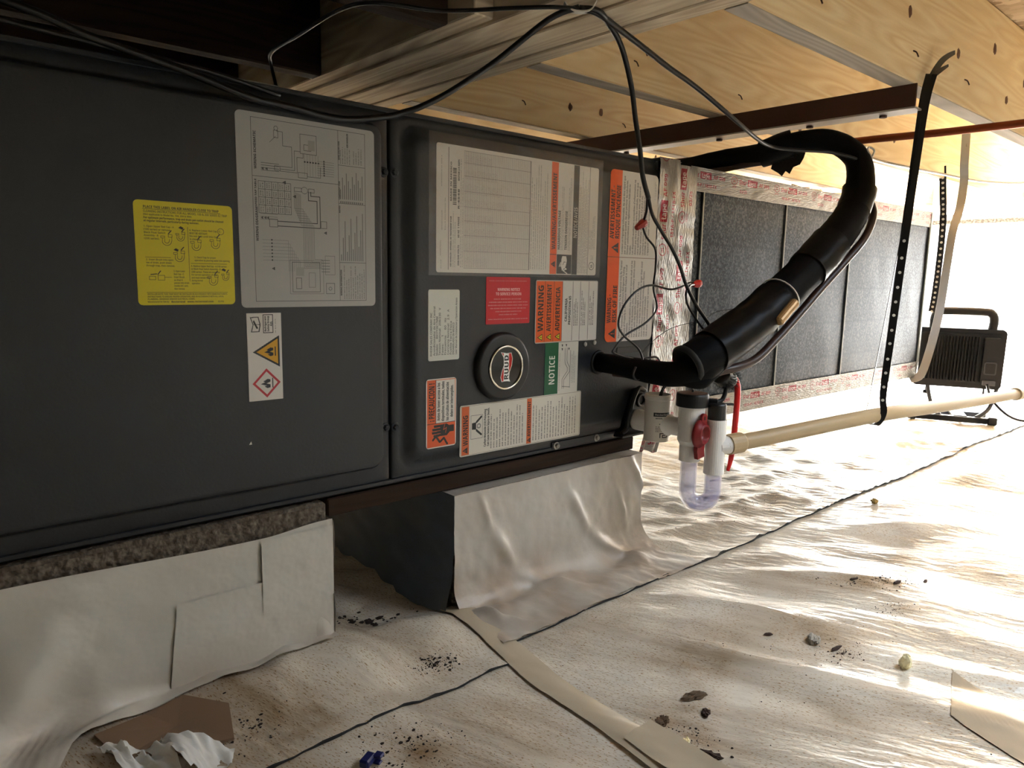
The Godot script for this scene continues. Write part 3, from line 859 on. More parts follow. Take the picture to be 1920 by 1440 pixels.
	sticker(d2, "notice_sticker", notice_image(), 0.3015, 0.384, 0.104, 0.1945, "green and white notice sticker with a pipe drawing", true, 0.0005)
	sticker(d2, "shock_sticker", caution_image(), 0.055, 0.1115, 0.0445, 0.1515, "orange shock caution sticker with a black hand", true, 0.005)
	sticker(d2, "gas_warning_sticker", monoxide_image(), 0.119, 0.3945, 0.0225, 0.1045, "long white carbon monoxide warning sticker with orange edge", true, 0.003, 0.33, 0.0009)
	# clear film over the rating sticker
	obj("clear_film", net(100, 64, func(i, j):
		var x = lerp(0.058, 0.4315, i / 99.0); var y = lerp(0.511, 0.3065, j / 63.0)
		var n = (0.5 + noise_a.get_noise_2d(x * 22.0 + y * 9.0, y * 26.0)) * 0.0010 + absf(noise_b.get_noise_2d(x * 60.0, y * 55.0)) * 0.0006 + ridge(x, y, Vector2(0.17, 0.43), Vector2(0.44, 0.385), 0.004, 0.003) + ridge(x, y, Vector2(0.07, 0.50), Vector2(0.13, 0.46), 0.006, 0.003) + ridge(x, y, Vector2(0.06, 0.345), Vector2(0.10, 0.39), 0.008, 0.002)
		return Vector3(x, y, 0.0016 + n)), M.film, d2)
	# pipe hole with its rubber ring
	obj("hole_ring", tube(circle_pts(Vector3(0.4405, 0.153, 0.0005), 0.0195, Vector3(1, 0, 0), Vector3(0, 1, 0), 32), 0.003, 8, 1, false), M.rubber, d2)
	obj("hole_foam", lathe([Vector2(0.0, 0.0012), Vector2(0.0195, 0.0012)], 28, axis_frame(Vector3(0.4405, 0.153, 0.0), Vector3(0, 0, 1))), mat(Color(0.42, 0.36, 0.16), 0.9), d2)
	obj("hole_slot", span(Vector3(0.49, 0.166, 0.0), Vector3(0.556, 0.178, 0.0012), 0.0005), M.rail, d2)

func circle_pts(c: Vector3, r, ax: Vector3, ay: Vector3, n):
	var out = []
	for i in n + 1:
		var a = TAU * i / n; out.append(c + ax * (r * cos(a)) + ay * (r * sin(a)))
	return out

# -------------------------------------------------------------------- prints (page upright; the sticker itself may hang turned)
const PAPER = Color(0.86, 0.84, 0.80)
const INK = Color(0.09, 0.09, 0.09)
const ORANGE = Color(0.93, 0.36, 0.09)

func badge_image():
	var im = canvas(256, 256, Color(0.02, 0.02, 0.025))
	area(im, [[42, 92], [70, 82], [110, 92], [150, 108], [190, 104], [222, 84], [214, 128], [216, 168], [180, 178], [140, 172], [100, 154], [60, 150], [40, 162], [46, 128]], Color(0.92, 0.90, 0.86))
	area(im, [[46, 96], [72, 87], [110, 97], [150, 113], [190, 109], [217, 92], [213, 110], [46, 108]], Color(0.75, 0.12, 0.10))
	area(im, [[46, 146], [212, 146], [212, 164], [180, 173], [140, 167], [100, 149], [60, 145]], Color(0.75, 0.12, 0.10))
	fill(im, 44, 106, 170, 42, Color(0.95, 0.94, 0.92))
	fit(im, "RUUD", 48, 108, 162, 38, Color(0.02, 0.02, 0.02))
	return im

func yellow_image():
	var c = Color(0.86, 0.80, 0.06); var k = Color(0.20, 0.17, 0.03)
	var im = canvas(520, 556, c)
	fit(im, "PLACE THIS LABEL ON AIR HANDLER CLOSE TO TRAP", 46, 26, 400, 15, k); fill(im, 44, 44, 408, 2, k)
	fit(im, "CLEANING INSTRUCTIONS FOR ALL MODEL 100 & 200 SERIES EZ TRAP", 46, 50, 446, 13, k, 0)
	fit(im, "(Not applicable to Model No. 104, 204 & 98H)", 46, 68, 250, 11, k, 0)
	fit(im, "For optimum performance, trap and drain pan outlet should be cleaned", 46, 84, 424, 12, k)
	fit(im, "at regular intervals, particularly during summer.", 46, 100, 290, 12, k)
	var tx = func(lines, x, y, ww):
		for i in lines.size(): fit(im, lines[i], x, y + i * 16, ww * lines[i].length() / 24.0, 11, k, 0)
	tx.call(["1. Open Upper Red Cap - A", "(100 series) or remove", "Black Float Switch", "Assembly - B", "(200 series)."], 44, 130, 150)
	tx.call(["4. Replace Lower Red Cap - C.", "MUST BE AIRTIGHT.", "Do not leak until this Cap", "is closed."], 278, 140, 146)
	tx.call(["2. Insert Brush into open", "tee of drain, push down", "through trap, then remove."], 48, 306, 138)
	tx.call(["3. Open Lower", "Red Cap - C.", "Insert Brush", "so that it", "passes into drain", "inside A/C unit,", "then remove."], 186, 366, 116)
	tx.call(["5. Check Trap for proper", "operation by pouring water into opening."], 300, 288, 120)
	tx.call(["6. Replace Upper Red Cap - A (100 series)", "or Black Float Switch Assembly - B", "(200 series). These are essential", "for correct operation of trap,", "and must remain fitted", "during normal", "operation."], 280, 336, 116)
	var trap = func(x, y, s):
		ring(im, x, y, s, k, 2, 0.0, PI); ring(im, x, y, s * 0.5, k, 2, 0.0, PI)
		fill(im, x - s, y - s * 0.7, 2, s * 0.7, k); fill(im, x - s * 0.5, y - s * 0.5, 2, s * 0.5, k); fill(im, x + s, y - s, 2, s, k); fill(im, x + s * 0.5, y - s * 0.4, 2, s * 0.4, k)
		frame(im, x - s * 1.3, y - s * 1.1, s * 0.9, s * 0.5, k, 2); frame(im, x + s * 0.3, y - s * 1.5, s * 0.9, s * 0.7, k, 2)
		line(im, x + s * 0.4, y - s * 1.6, x + s * 1.0, y - s * 2.3, k, 4)
	for q in [[160, 210, 24], [232, 188, 20], [314, 232, 24], [420, 218, 24], [222, 296, 24], [400, 424, 24], [470, 402, 18]]: trap.call(q[0], q[1], q[2])
	for q in [[234, 136], [458, 360], [204, 256]]: area(im, [[q[0] - 12, q[1]], [q[0], q[1] - 9], [q[0] + 14, q[1] - 2], [q[0] + 10, q[1] + 9]], k)
	ring(im, 452, 146, 17, k, 2)
	frame(im, 60, 400, 34, 20, k, 2); frame(im, 104, 394, 36, 28, k, 2); line(im, 70, 392, 100, 388, k, 4); line(im, 106, 390, 120, 372, k, 4); fill(im, 140, 404, 36, 2, k)
	fill(im, 270, 130, 2, 296, k); fill(im, 46, 298, 130, 2, k); fill(im, 280, 326, 200, 2, k); fill(im, 44, 486, 434, 2, k)
	fit(im, "INSTALLER NOTE: THIS TRAP MUST BE INSTALLED IN ACCORDANCE WITH MANUFACTURER'S", 46, 492, 430, 9, k, 0)
	fit(im, "INSTRUCTIONS TO ENSURE PROPER OPERATION, AND IN ACCORDANCE WITH ALL LOCAL", 46, 506, 410, 9, k, 0)
	fit(im, "PLUMBING, DRAINAGE AND/OR ELECTRICAL CODES.", 46, 519, 250, 9, k, 0)
	fit(im, "Manufactured for Sale by:", 46, 533, 112, 10, k, 0); fit(im, "Rectorseal   www.rectorseal.com", 166, 533, 232, 11, k); fit(im, "02/06", 420, 534, 36, 10, k, 0)
	return im

func wiring_image():     # page: 564 wide (bottom to top of the sticker), 450 high (left to right)
	var c = Color(0.68, 0.68, 0.67); var k = Color(0.14, 0.14, 0.14)
	var im = canvas(564, 450, c)
	frame(im, 18, 44, 532, 372, k)
	fit(im, "WIRING SCHEMATIC", 404, 50, 110, 8, k); fit(im, "WIRING DIAGRAM", 196, 50, 102, 8, k); fit(im, "SPEED TAP TABLE", 296, 50, 82, 6, k)
	fill(im, 384, 44, 1, 276, k); fill(im, 18, 320, 532, 1, k); fill(im, 444, 320, 1, 96, k); fill(im, 326, 320, 1, 96, k); fill(im, 140, 320, 1, 96, k)
	# schematic in the upper half
	for s in [404, 411, 418, 425]: line(im, s, 72, s, 126, k)
	for y in [72, 84]: warn_mark(im, 404, y, 7, k, c)
	frame(im, 406, 112, 14, 18, k); frame(im, 464, 194, 58, 54, k); frame(im, 474, 206, 18, 24, k); fill(im, 476, 220, 30, 22, Color(0.6, 0.6, 0.58))
	path(im, [[412, 130], [412, 176], [470, 176], [470, 194]], k); path(im, [[420, 130], [420, 168], [480, 168], [480, 140], [520, 140], [520, 122]], k); path(im, [[406, 130], [406, 184], [452, 184], [452, 204], [464, 204]], k)
	for y in range(208, 262, 9): line(im, 400, y, 464, y, Color(0.5, 0.5, 0.48)); fill(im, 440 - (y % 3), y - 2, 4, 5, k)
	for x in range(404, 452, 7): fill(im, x, 270, 5, 4, k); line(im, x + 2, 250, x + 2, 306, Color(0.45, 0.45, 0.44))
	frame(im, 392, 186, 16, 30, k); path(im, [[398, 216], [398, 260], [430, 260]], k); ring(im, 528, 120, 6, k, 1)
	frame(im, 500, 112, 22, 14, k); path(im, [[486, 100], [504, 118]], k)
	# speed table
	for i in 6: line(im, 280, 62 + i * 20, 372, 62 + i * 20, k)
	for i in 5: line(im, 280 + i * 23, 62, 280 + i * 23, 162, k)
	for i in 5:
		for q in 4: small_print(im, 284 + q * 23, 66 + i * 20, 15, 12, 7, k, 0.1)
	# diagram in the lower half
	for s in [262, 270, 278]: line(im, s, 66, s, 118, Color(0.4, 0.4, 0.4)); 
	for y in [66, 76, 84]: warn_mark(im, 262, y, 7, k, c)
	frame(im, 240, 92, 24, 26, k); line(im, 244, 118, 244, 256, k, 2); line(im, 258, 118, 258, 246, k, 2)
	path(im, [[244, 256], [340, 256], [340, 226], [352, 226]], k, 2); path(im, [[258, 246], [326, 246], [326, 218], [352, 218]], k, 2)
	ring(im, 356, 206, 10, k, 1); frame(im, 350, 172, 12, 24, k); frame(im, 350, 218, 12, 20, k)
	for i in 8: path(im, [[350 - i, 172 + i * 3], [300 - i * 7, 172 + i * 3], [300 - i * 7, 200 + i * 5], [120 + i * 4, 200 + i * 5], [120 + i * 4, 260]], Color(0.42, 0.42, 0.41))
	for i in 7: fill(im, 200 - i * 10, 96, 4, 4, k); path(im, [[202 - i * 10, 70], [202 - i * 10, 96]], Color(0.5, 0.5, 0.5)); path(im, [[202 - i * 10, 100], [202 - i * 10, 150 + i * 6], [110, 150 + i * 6]], Color(0.5, 0.5, 0.5))
	frame(im, 46, 160, 92, 92, k); frame(im, 56, 172, 34, 18, k); fill(im, 96, 172, 26, 26, Color(0.62, 0.62, 0.6)); frame(im, 40, 152, 104, 112, Color(0.4, 0.4, 0.4)); frame(im, 60, 214, 46, 22, Color(0.4, 0.4, 0.4))
	frame(im, 40, 272, 34, 30, k); ring(im, 57, 287, 5, k, 1); frame(im, 244, 258, 22, 20, k); warn_mark(im, 226, 268, 9, k, c); warn_mark(im, 368, 136, 10, k, c); warn_mark(im, 330, 168, 9, k, c); warn_mark(im, 112, 96, 9, k, c)
	frame(im, 100, 270, 60, 34, Color(0.4, 0.4, 0.4)); for i in 5: line(im, 110 + i * 9, 258, 110 + i * 9, 286, k)
	# notes
	small_print(im, 450, 326, 50, 40, 8, k, 0.2); small_print(im, 452, 372, 60, 36, 9, k, 0.4); fit(im, "AIR HANDLER", 500, 350, 44, 6, k)
	for i in 12:
		fill(im, 326, 326 + i * 7, 8, 4, Color(0.4, 0.4, 0.4)); fill(im, 340, 326 + i * 7, 30 + (i * 37) % 60, 3, Color(0.45, 0.45, 0.44))
		fill(im, 146, 326 + i * 7, 20 + (i * 53) % 150, 3, Color(0.45, 0.45, 0.44))
	fit(im, "COMPONENT CODE", 338, 321, 58, 5, k); fit(im, "WIRE COLOR CODE", 460, 321, 58, 5, k); fit(im, "NOTES", 296, 321, 24, 5, k); fit(im, "WIRING INFORMATION", 34, 322, 84, 6, k)
	small_print(im, 24, 334, 108, 80, 8, k, 0.5)
	return im

func flame(im, x, y, s, c, bar = true):
	area(im, [[x - s * 0.42, y], [x - s * 0.5, y - s * 0.35], [x - s * 0.32, y - s * 0.62], [x - s * 0.26, y - s * 0.35], [x - s * 0.05, y - s * 1.0], [x + s * 0.12, y - s * 0.55], [x + s * 0.2, y - s * 0.75], [x + s * 0.42, y - s * 0.3], [x + s * 0.36, y]], c)
	area(im, [[x - s * 0.14, y], [x - s * 0.02, y - s * 0.42], [x + s * 0.14, y]], Color(0.86, 0.84, 0.80) if c.r < 0.5 and not bar else Color(0.85, 0.66, 0.18))
	fill(im, x - s * 0.5, y + s * 0.2, s, s * 0.12, c)

func hazard_image():    # page 264 x 108
	var im = canvas(264, 108, Color(0.86, 0.85, 0.82))
	# diamond at the page's left, then triangle, box and booklet
	var cx = 52; var cy = 56
	area(im, [[cx - 44, cy], [cx, cy - 44], [cx + 44, cy], [cx, cy + 44]], Color(0.72, 0.16, 0.20)); area(im, [[cx - 35, cy], [cx, cy - 35], [cx + 35, cy], [cx, cy + 35]], Color(0.86, 0.85, 0.82))
	flame(im, cx, cy + 12, 30, Color(0.08, 0.09, 0.13), false)
	area(im, [[100, 100], [148, 16], [196, 100]], Color(0.08, 0.09, 0.10)); area(im, [[109, 95], [148, 27], [187, 95]], Color(0.86, 0.64, 0.14))
	flame(im, 148, 80, 28, Color(0.07, 0.08, 0.12))
	frame(im, 204, 50, 56, 32, INK, 2); fit(im, "Refrigerant", 208, 54, 48, 7, INK); fit(im, "Safety Group", 208, 63, 48, 7, INK); fit(im, "A2L", 224, 72, 16, 7, INK)
	area(im, [[208, 12], [230, 18], [252, 10], [252, 36], [230, 42], [208, 38]], INK); area(im, [[210, 15], [229, 20], [229, 39], [210, 35]], Color(0.86, 0.85, 0.82)); area(im, [[231, 20], [250, 13], [250, 34], [231, 39]], Color(0.86, 0.85, 0.82)); line(im, 220, 32, 240, 22, INK, 4)
	small_print(im, 204, 88, 44, 8, 6)
	return im

func hand(im, x, y, s, c, bg):     # hand and bolt, pointing along the page
	area(im, [[x, y + s * 0.35], [x + s * 0.35, y + s * 0.25], [x + s * 0.8, y + s * 0.28], [x + s, y + s * 0.36], [x + s, y + s * 0.74], [x + s * 0.7, y + s * 0.82], [x + s * 0.3, y + s * 0.72]], c)
	for i in 4: area(im, [[x + s * 0.30, y + s * (0.04 + i * 0.12)], [x + s * 0.60, y + s * (0.20 + i * 0.13)], [x + s * 0.56, y + s * (0.28 + i * 0.13)], [x + s * 0.26, y + s * (0.10 + i * 0.12)]], c)
	path(im, [[x + s * 0.42, y + s * 0.45], [x + s * 0.62, y + s * 0.56], [x + s * 0.60, y + s * 0.70]], bg, 2)

func rating_image():     # page 446 wide, 840 high
	var im = canvas(446, 840, PAPER)
	fill(im, 10, 52, 426, 2, INK)
	for q in [[14, 18, 40, 9], [60, 16, 60, 9], [150, 22, 90, 12], [300, 20, 110, 12], [150, 36, 130, 8]]: small_print(im, q[0], q[1], q[2], q[3], 8)
	fit(im, "AIR HANDLER / APPAREIL DE TRAITEMENT D'AIR", 20, 60, 180, 7, INK); fit(im, "MADE IN MEXICO", 250, 60, 140, 7, INK)
	var x = 240.0
	while x < 366:
		var w = rng.randi_range(1, 3); fill(im, x, 72, w, 16, INK); x += w + rng.randi_range(1, 3)
	small_print(im, 20, 72, 200, 20, 8); small_print(im, 20, 106, 400, 14, 8)
	for i in 4: fit(im, ["208/240 VOLTS", "60 HZ  1 PHASE", "R-454B", "MOTOR 2.9 AMPS"][i], 24 + i * 100, 94, 76, 8, INK)
	var c = Color(0.40, 0.38, 0.36)
	for i in 55: fill(im, 16, 122 + i * 6, 416, 1, c)
	for q in [16, 78, 134, 186, 236, 290, 344, 390, 431]: fill(im, q, 122, 1, 324, c)
	for i in 8: small_print(im, 22 + i * 52, 128, 36, 110 + (i * 67) % 90, 6, c, 0.2)
	fill(im, 16, 446, 416, 3, INK)
	for i in 8: small_print(im, 20, 454 + i * 12, 406, 10, 9 if i < 2 else 7, INK, 0.3)
	fill(im, 2, 562, 442, 38, ORANGE); fit(im, "WARNING/AVERTISSEMENT", 100, 569, 306, 24, INK); warn_mark(im, 30, 568, 24, INK, ORANGE); fill(im, 80, 562, 2, 38, INK)
	fill(im, 4, 602, 78, 86, Color(0.05, 0.05, 0.06)); hand(im, 16, 612, 60, PAPER, INK); path(im, [[6, 664], [18, 640], [24, 660], [34, 640]], PAPER, 4)
	fit(im, "HAZARDOUS VOLTAGE", 100, 604, 160, 15, INK); small_print(im, 100, 624, 320, 18, 8, INK); fit(im, "TENSION DANGEREUSE", 100, 644, 160, 15, INK); small_print(im, 100, 664, 320, 20, 8, INK)
	fill(im, 2, 690, 442, 32, Color(0.06, 0.06, 0.07)); fit(im, "NOTICE/AVIS", 150, 694, 130, 24, PAPER)
	for i in 7: small_print(im, 8, 726 + i * 8.5, 424, 8, 8, INK, 0.2)
	fill(im, 2, 786, 442, 2, INK); small_print(im, 110, 794, 150, 38, 9, INK, 0.5); ul(im, 40, 812, 16, INK); small_print(im, 64, 806, 24, 16, 9)
	return im

func fire_image():     # page 748 wide, 332 high: two halves
	var im = canvas(748, 332, PAPER)
	fill(im, 0, 0, 748, 78, ORANGE)
	warn_mark(im, 14, 22, 46, INK, ORANGE); fit(im, "WARNING -", 84, 6, 130, 30, INK); fit(im, "RISK OF FIRE", 84, 42, 172, 30, INK)
	warn_mark(im, 392, 22, 46, INK, ORANGE); fit(im, "AVERTISSEMENT -", 452, 6, 230, 30, INK); fit(im, "RISQUE D'INCENDIE", 452, 42, 236, 30, INK)
	fill(im, 374, 0, 2, 332, Color(0.4, 0.25, 0.15))
	var a = ["Flammable Refrigerant Used. To Be Repaired Only By Trained", "Service Personnel. Do Not Puncture Refrigerant Tubing.", "Dispose of Properly In Accordance With Federal or Local", "Regulations.", "Auxiliary devices which may be ignition sources shall not be", "installed in the ductwork, other than auxiliary devices listed", "for use with the specific appliance.", "Minimum installation height 7.2 ft (2.2 m).", "Any room less than the area permitted or larger than sized", "must be without continuously operating open flames.", "LEAK DETECTION SYSTEM installed.", "Unit must be powered except for service."]
	var b = ["Contient un frigorigène inflammable. Ne doit être réparé que", "par un personnel qualifié. Ne pas perforer les tubulures.", "Éliminer conformément aux réglementations fédérales ou", "locales.", "Les dispositifs auxiliaires susceptibles d'inflammation ne", "doivent pas être installés dans les conduits, autres que", "ceux spécifiés pour une utilisation avec cet appareil.", "Hauteur minimale d'installation 7,2 pi (2,2 m).", "La surface minimale de la pièce est indiquée au manuel.", "SYSTÈME DE DÉTECTION DE FUITE installé.", "L'appareil doit rester sous tension."]
	for i in a.size(): fit(im, a[i], 14, 88 + i * 18, min(350, a[i].length() * 6.0), 12, Color(0.2, 0.19, 0.18), 0)
	for i in b.size(): fit(im, b[i], 388, 88 + i * 18, min(340, b[i].length() * 5.7), 12, Color(0.2, 0.19, 0.18), 0)
	small_print(im, 640, 308, 90, 14, 8)
	return im

func red_image():
	var c = Color(0.78, 0.06, 0.12); var k = Color(0.93, 0.72, 0.72)
	var im = canvas(320, 256, c)
	small_print(im, 20, 18, 280, 10, 10, Color(0.9, 0.5, 0.5), 0.02)
	fit(im, "WARNING NOTICE", 78, 58, 168, 18, Color(0.96, 0.85, 0.84)); fit(im, "TO SERVICE PERSON", 66, 82, 192, 18, Color(0.96, 0.85, 0.84))
	for i in 6: small_print(im, [56, 20, 14, 30, 66, 92][i], 116 + i * 17, [200, 284, 292, 260, 188, 136][i], 12, 12, k, 0.0)
	small_print(im, 16, 226, 288, 12, 11, k, 0.0)
	return im

func model_image():     # page 256 x 140
	var im = canvas(256, 140, Color(0.84, 0.85, 0.81)); var k = Color(0.26, 0.26, 0.25)
	fit(im, "RHEEM SALES COMPANY INC", 16, 8, 160, 9, k, 0)
	var l = ["Acondicionador de Aire Central", "Modelo:      RH1TY3617MM", "Tension Nominal:  208/230   V", "Fases:      1", "Frecuencia:     60   Hz", "Corriente Nominal:   2.9   A", "Fusible Tierra Fisica", "ENSAMBLADO EN MÉXICO", "Leer Manual de Instalacion y Operacion Anexo"]
	for i in l.size(): fit(im, l[i], 18, 22 + i * 12.4, min(210, l[i].length() * 6.0), 9, k, 0)
	return im

func prop_image():     # page 256 x 370
	var im = canvas(256, 370, Color(0.84, 0.83, 0.80)); var o = Color(0.88, 0.36, 0.10)
	fill(im, 4, 4, 248, 150, o)
	for i in 3:
		fit(im, ["WARNING", "AVERTISSEMENT", "ADVERTENCIA"][i], 46, 12 + i * 50, [196, 198, 186][i], 34 if i == 0 else 28, INK)
		area(im, [[10, 42 + i * 50], [24, 14 + i * 50], [38, 42 + i * 50]], INK); area(im, [[14, 40 + i * 50], [24, 20 + i * 50], [34, 40 + i * 50]], Color(0.90, 0.85, 0.10)); fill(im, 23, 28 + i * 50, 3, 7, INK); fill(im, 23, 37 + i * 50, 3, 2, INK)
		fill(im, 4, 52 + i * 50, 248, 2, Color(0.4, 0.2, 0.1))
	fit(im, "CALIFORNIA", 84, 168, 100, 16, INK); fit(im, "PROPOSITION 65", 70, 190, 124, 15, INK)
	for q in [[214, 3], [260, 3], [312, 3]]: fill(im, 4, q[0], 248, 2, INK); small_print(im, 66, q[0] + 8, 150, 32, 10, INK, 0.35)
	frame(im, 1, 1, 254, 368, Color(0.45, 0.43, 0.40), 1)
	return im

func notice_image():     # page 216 x 198
	var im = canvas(216, 198, Color(0.82, 0.81, 0.77))
	fill(im, 0, 0, 216, 78, Color(0.03, 0.36, 0.22)); fit(im, "NOTICE", 38, 22, 130, 38, Color(0.93, 0.92, 0.88))
	small_print(im, 14, 84, 160, 10, 8); var k = Color(0.3, 0.3, 0.3)
	path(im, [[20, 104], [60, 104], [76, 118], [92, 134], [108, 134], [124, 122], [140, 118], [190, 118]], k, 2); path(im, [[20, 114], [56, 114], [70, 128], [88, 146], [112, 146], [128, 134], [142, 130], [190, 130]], k, 2)
	fill(im, 20, 150, 160, 2, k); line(im, 30, 104, 24, 150, k, 2); for q in [[180, 100], [196, 100], [180, 140], [196, 124]]: area(im, [[q[0], q[1]], [q[0] + 10, q[1] - 4], [q[0] + 10, q[1] + 4]], INK)
	small_print(im, 40, 158, 150, 30, 9, k)
	return im

func caution_image():     # page 256 x 136
	var im = canvas(256, 136, Color(0.90, 0.87, 0.82)); var o = Color(0.86, 0.35, 0.14)
	fill(im, 4, 4, 248, 128, o); fill(im, 92, 44, 158, 86, Color(0.88, 0.86, 0.82)); fill(im, 90, 4, 2, 128, INK); fill(im, 90, 42, 162, 2, INK)
	fit(im, "¡ PRECAUCION !", 98, 10, 146, 28, INK)
	var l = ["Antes de tener acceso a los", "dispositivos terminales, todos", "los circuitos de alimentación", "deben ser interrumpidos."]
	for i in 4: fit(im, l[i], [100, 96, 96, 108][i], 48 + i * 20, [142, 150, 146, 122][i], 14, INK)
	area(im, [[42, 66], [84, 62], [86, 92], [78, 104], [78, 126], [54, 126], [54, 106], [42, 92]], INK)
	for i in 4: area(im, [[43 + i * 11, 70], [40 + i * 12, 24 + absf(i - 1.4) * 7], [48 + i * 12, 22 + absf(i - 1.4) * 7], [52 + i * 11, 70]], INK)
	path(im, [[84, 84], [64, 78], [72, 92], [52, 88]], o, 2); path(im, [[10, 96], [34, 80], [20, 62], [44, 44], [30, 30]], INK, 6)
	return im

func monoxide_image():     # page 196 x 660
	var im = canvas(196, 660, Color(0.84, 0.82, 0.77)); var o = Color(0.80, 0.36, 0.14)
	fill(im, 5, 8, 186, 36, o); warn_mark(im, 10, 13, 24, INK, o); fit(im, "WARNING", 40, 13, 122, 26, INK)
	frame(im, 62, 52, 92, 58, INK, 1); area(im, [[100, 58], [124, 58], [126, 78], [98, 78]], INK); line(im, 96, 80, 76, 104, INK, 6); line(im, 126, 80, 146, 104, INK, 6); ring(im, 111, 92, 8, Color(0.5, 0.5, 0.48), 4)
	fit(im, "Carbon Monoxide (CO) Poisoning", 24, 116, 150, 12, INK); fit(im, "Can Cause Severe Injury or Death.", 24, 132, 154, 12, INK)
	for i in 12: small_print(im, 14, 150 + i * 15, 168, 12, 11, INK, 0.3)
	fill(im, 5, 342, 186, 26, o); warn_mark(im, 8, 345, 20, INK, o); fit(im, "AVERTISSEMENT", 32, 346, 150, 18, INK)
	for i in 16: small_print(im, 14, 376 + i * 16.5, 168, 12, 10, INK, 0.3)
	frame(im, 3, 4, 190, 652, Color(0.35, 0.3, 0.25), 1)
	return im

func ul(im, x, y, r, c, s = "UL"):
	ring(im, x, y, r, c, max(2, r * 0.14)); fit(im, s, x - r * 0.55, y - r * 0.42, r * 1.1, r * 0.85, c)

func foil_image():     # printed run of foil tape, repeats along its length
	var im = canvas(1024, 192, Color(0.50, 0.485, 0.46)); var c = Color(0.46, 0.02, 0.10)
	for k in 2:
		var x = k * 512
		ul(im, x + 44, 58, 32, c); fit(im, "LISTED", x + 20, 100, 50, 12, c)
		fit(im, "Shur", x + 96, 38, 94, 42, c); fill(im, x + 196, 30, 116, 56, c); fit(im, "tape", x + 204, 38, 96, 42, Color(0.62, 0.60, 0.58))
		fit(im, "AF 099", x + 330, 42, 130, 36, c)
		fit(im, "181A-P / 181B-FX" if k == 0 else "03/25", x + 110, 122, 260 if k == 0 else 90, 30, c)
	return im

func sensor_image():
	var im = canvas(512, 256, Color(0.86, 0.84, 0.80))
	fill(im, 300, 74, 116, 26, INK); fit(im, "RectorSeal", 308, 80, 96, 14, Color(0.8, 0.78, 0.75)); fit(im, "MODEL SS3", 312, 106, 76, 10, INK)
	fit(im, "RU", 350, 124, 44, 30, INK); fit(im, "us", 398, 142, 12, 10, INK); fill(im, 338, 146, 6, 5, INK)
	small_print(im, 316, 164, 96, 36, 10, INK, 0.3)
	path(im, [[346, 236], [346, 210], [382, 210], [382, 222], [362, 222], [362, 236], [396, 236], [396, 212]], INK, 6)
	return im

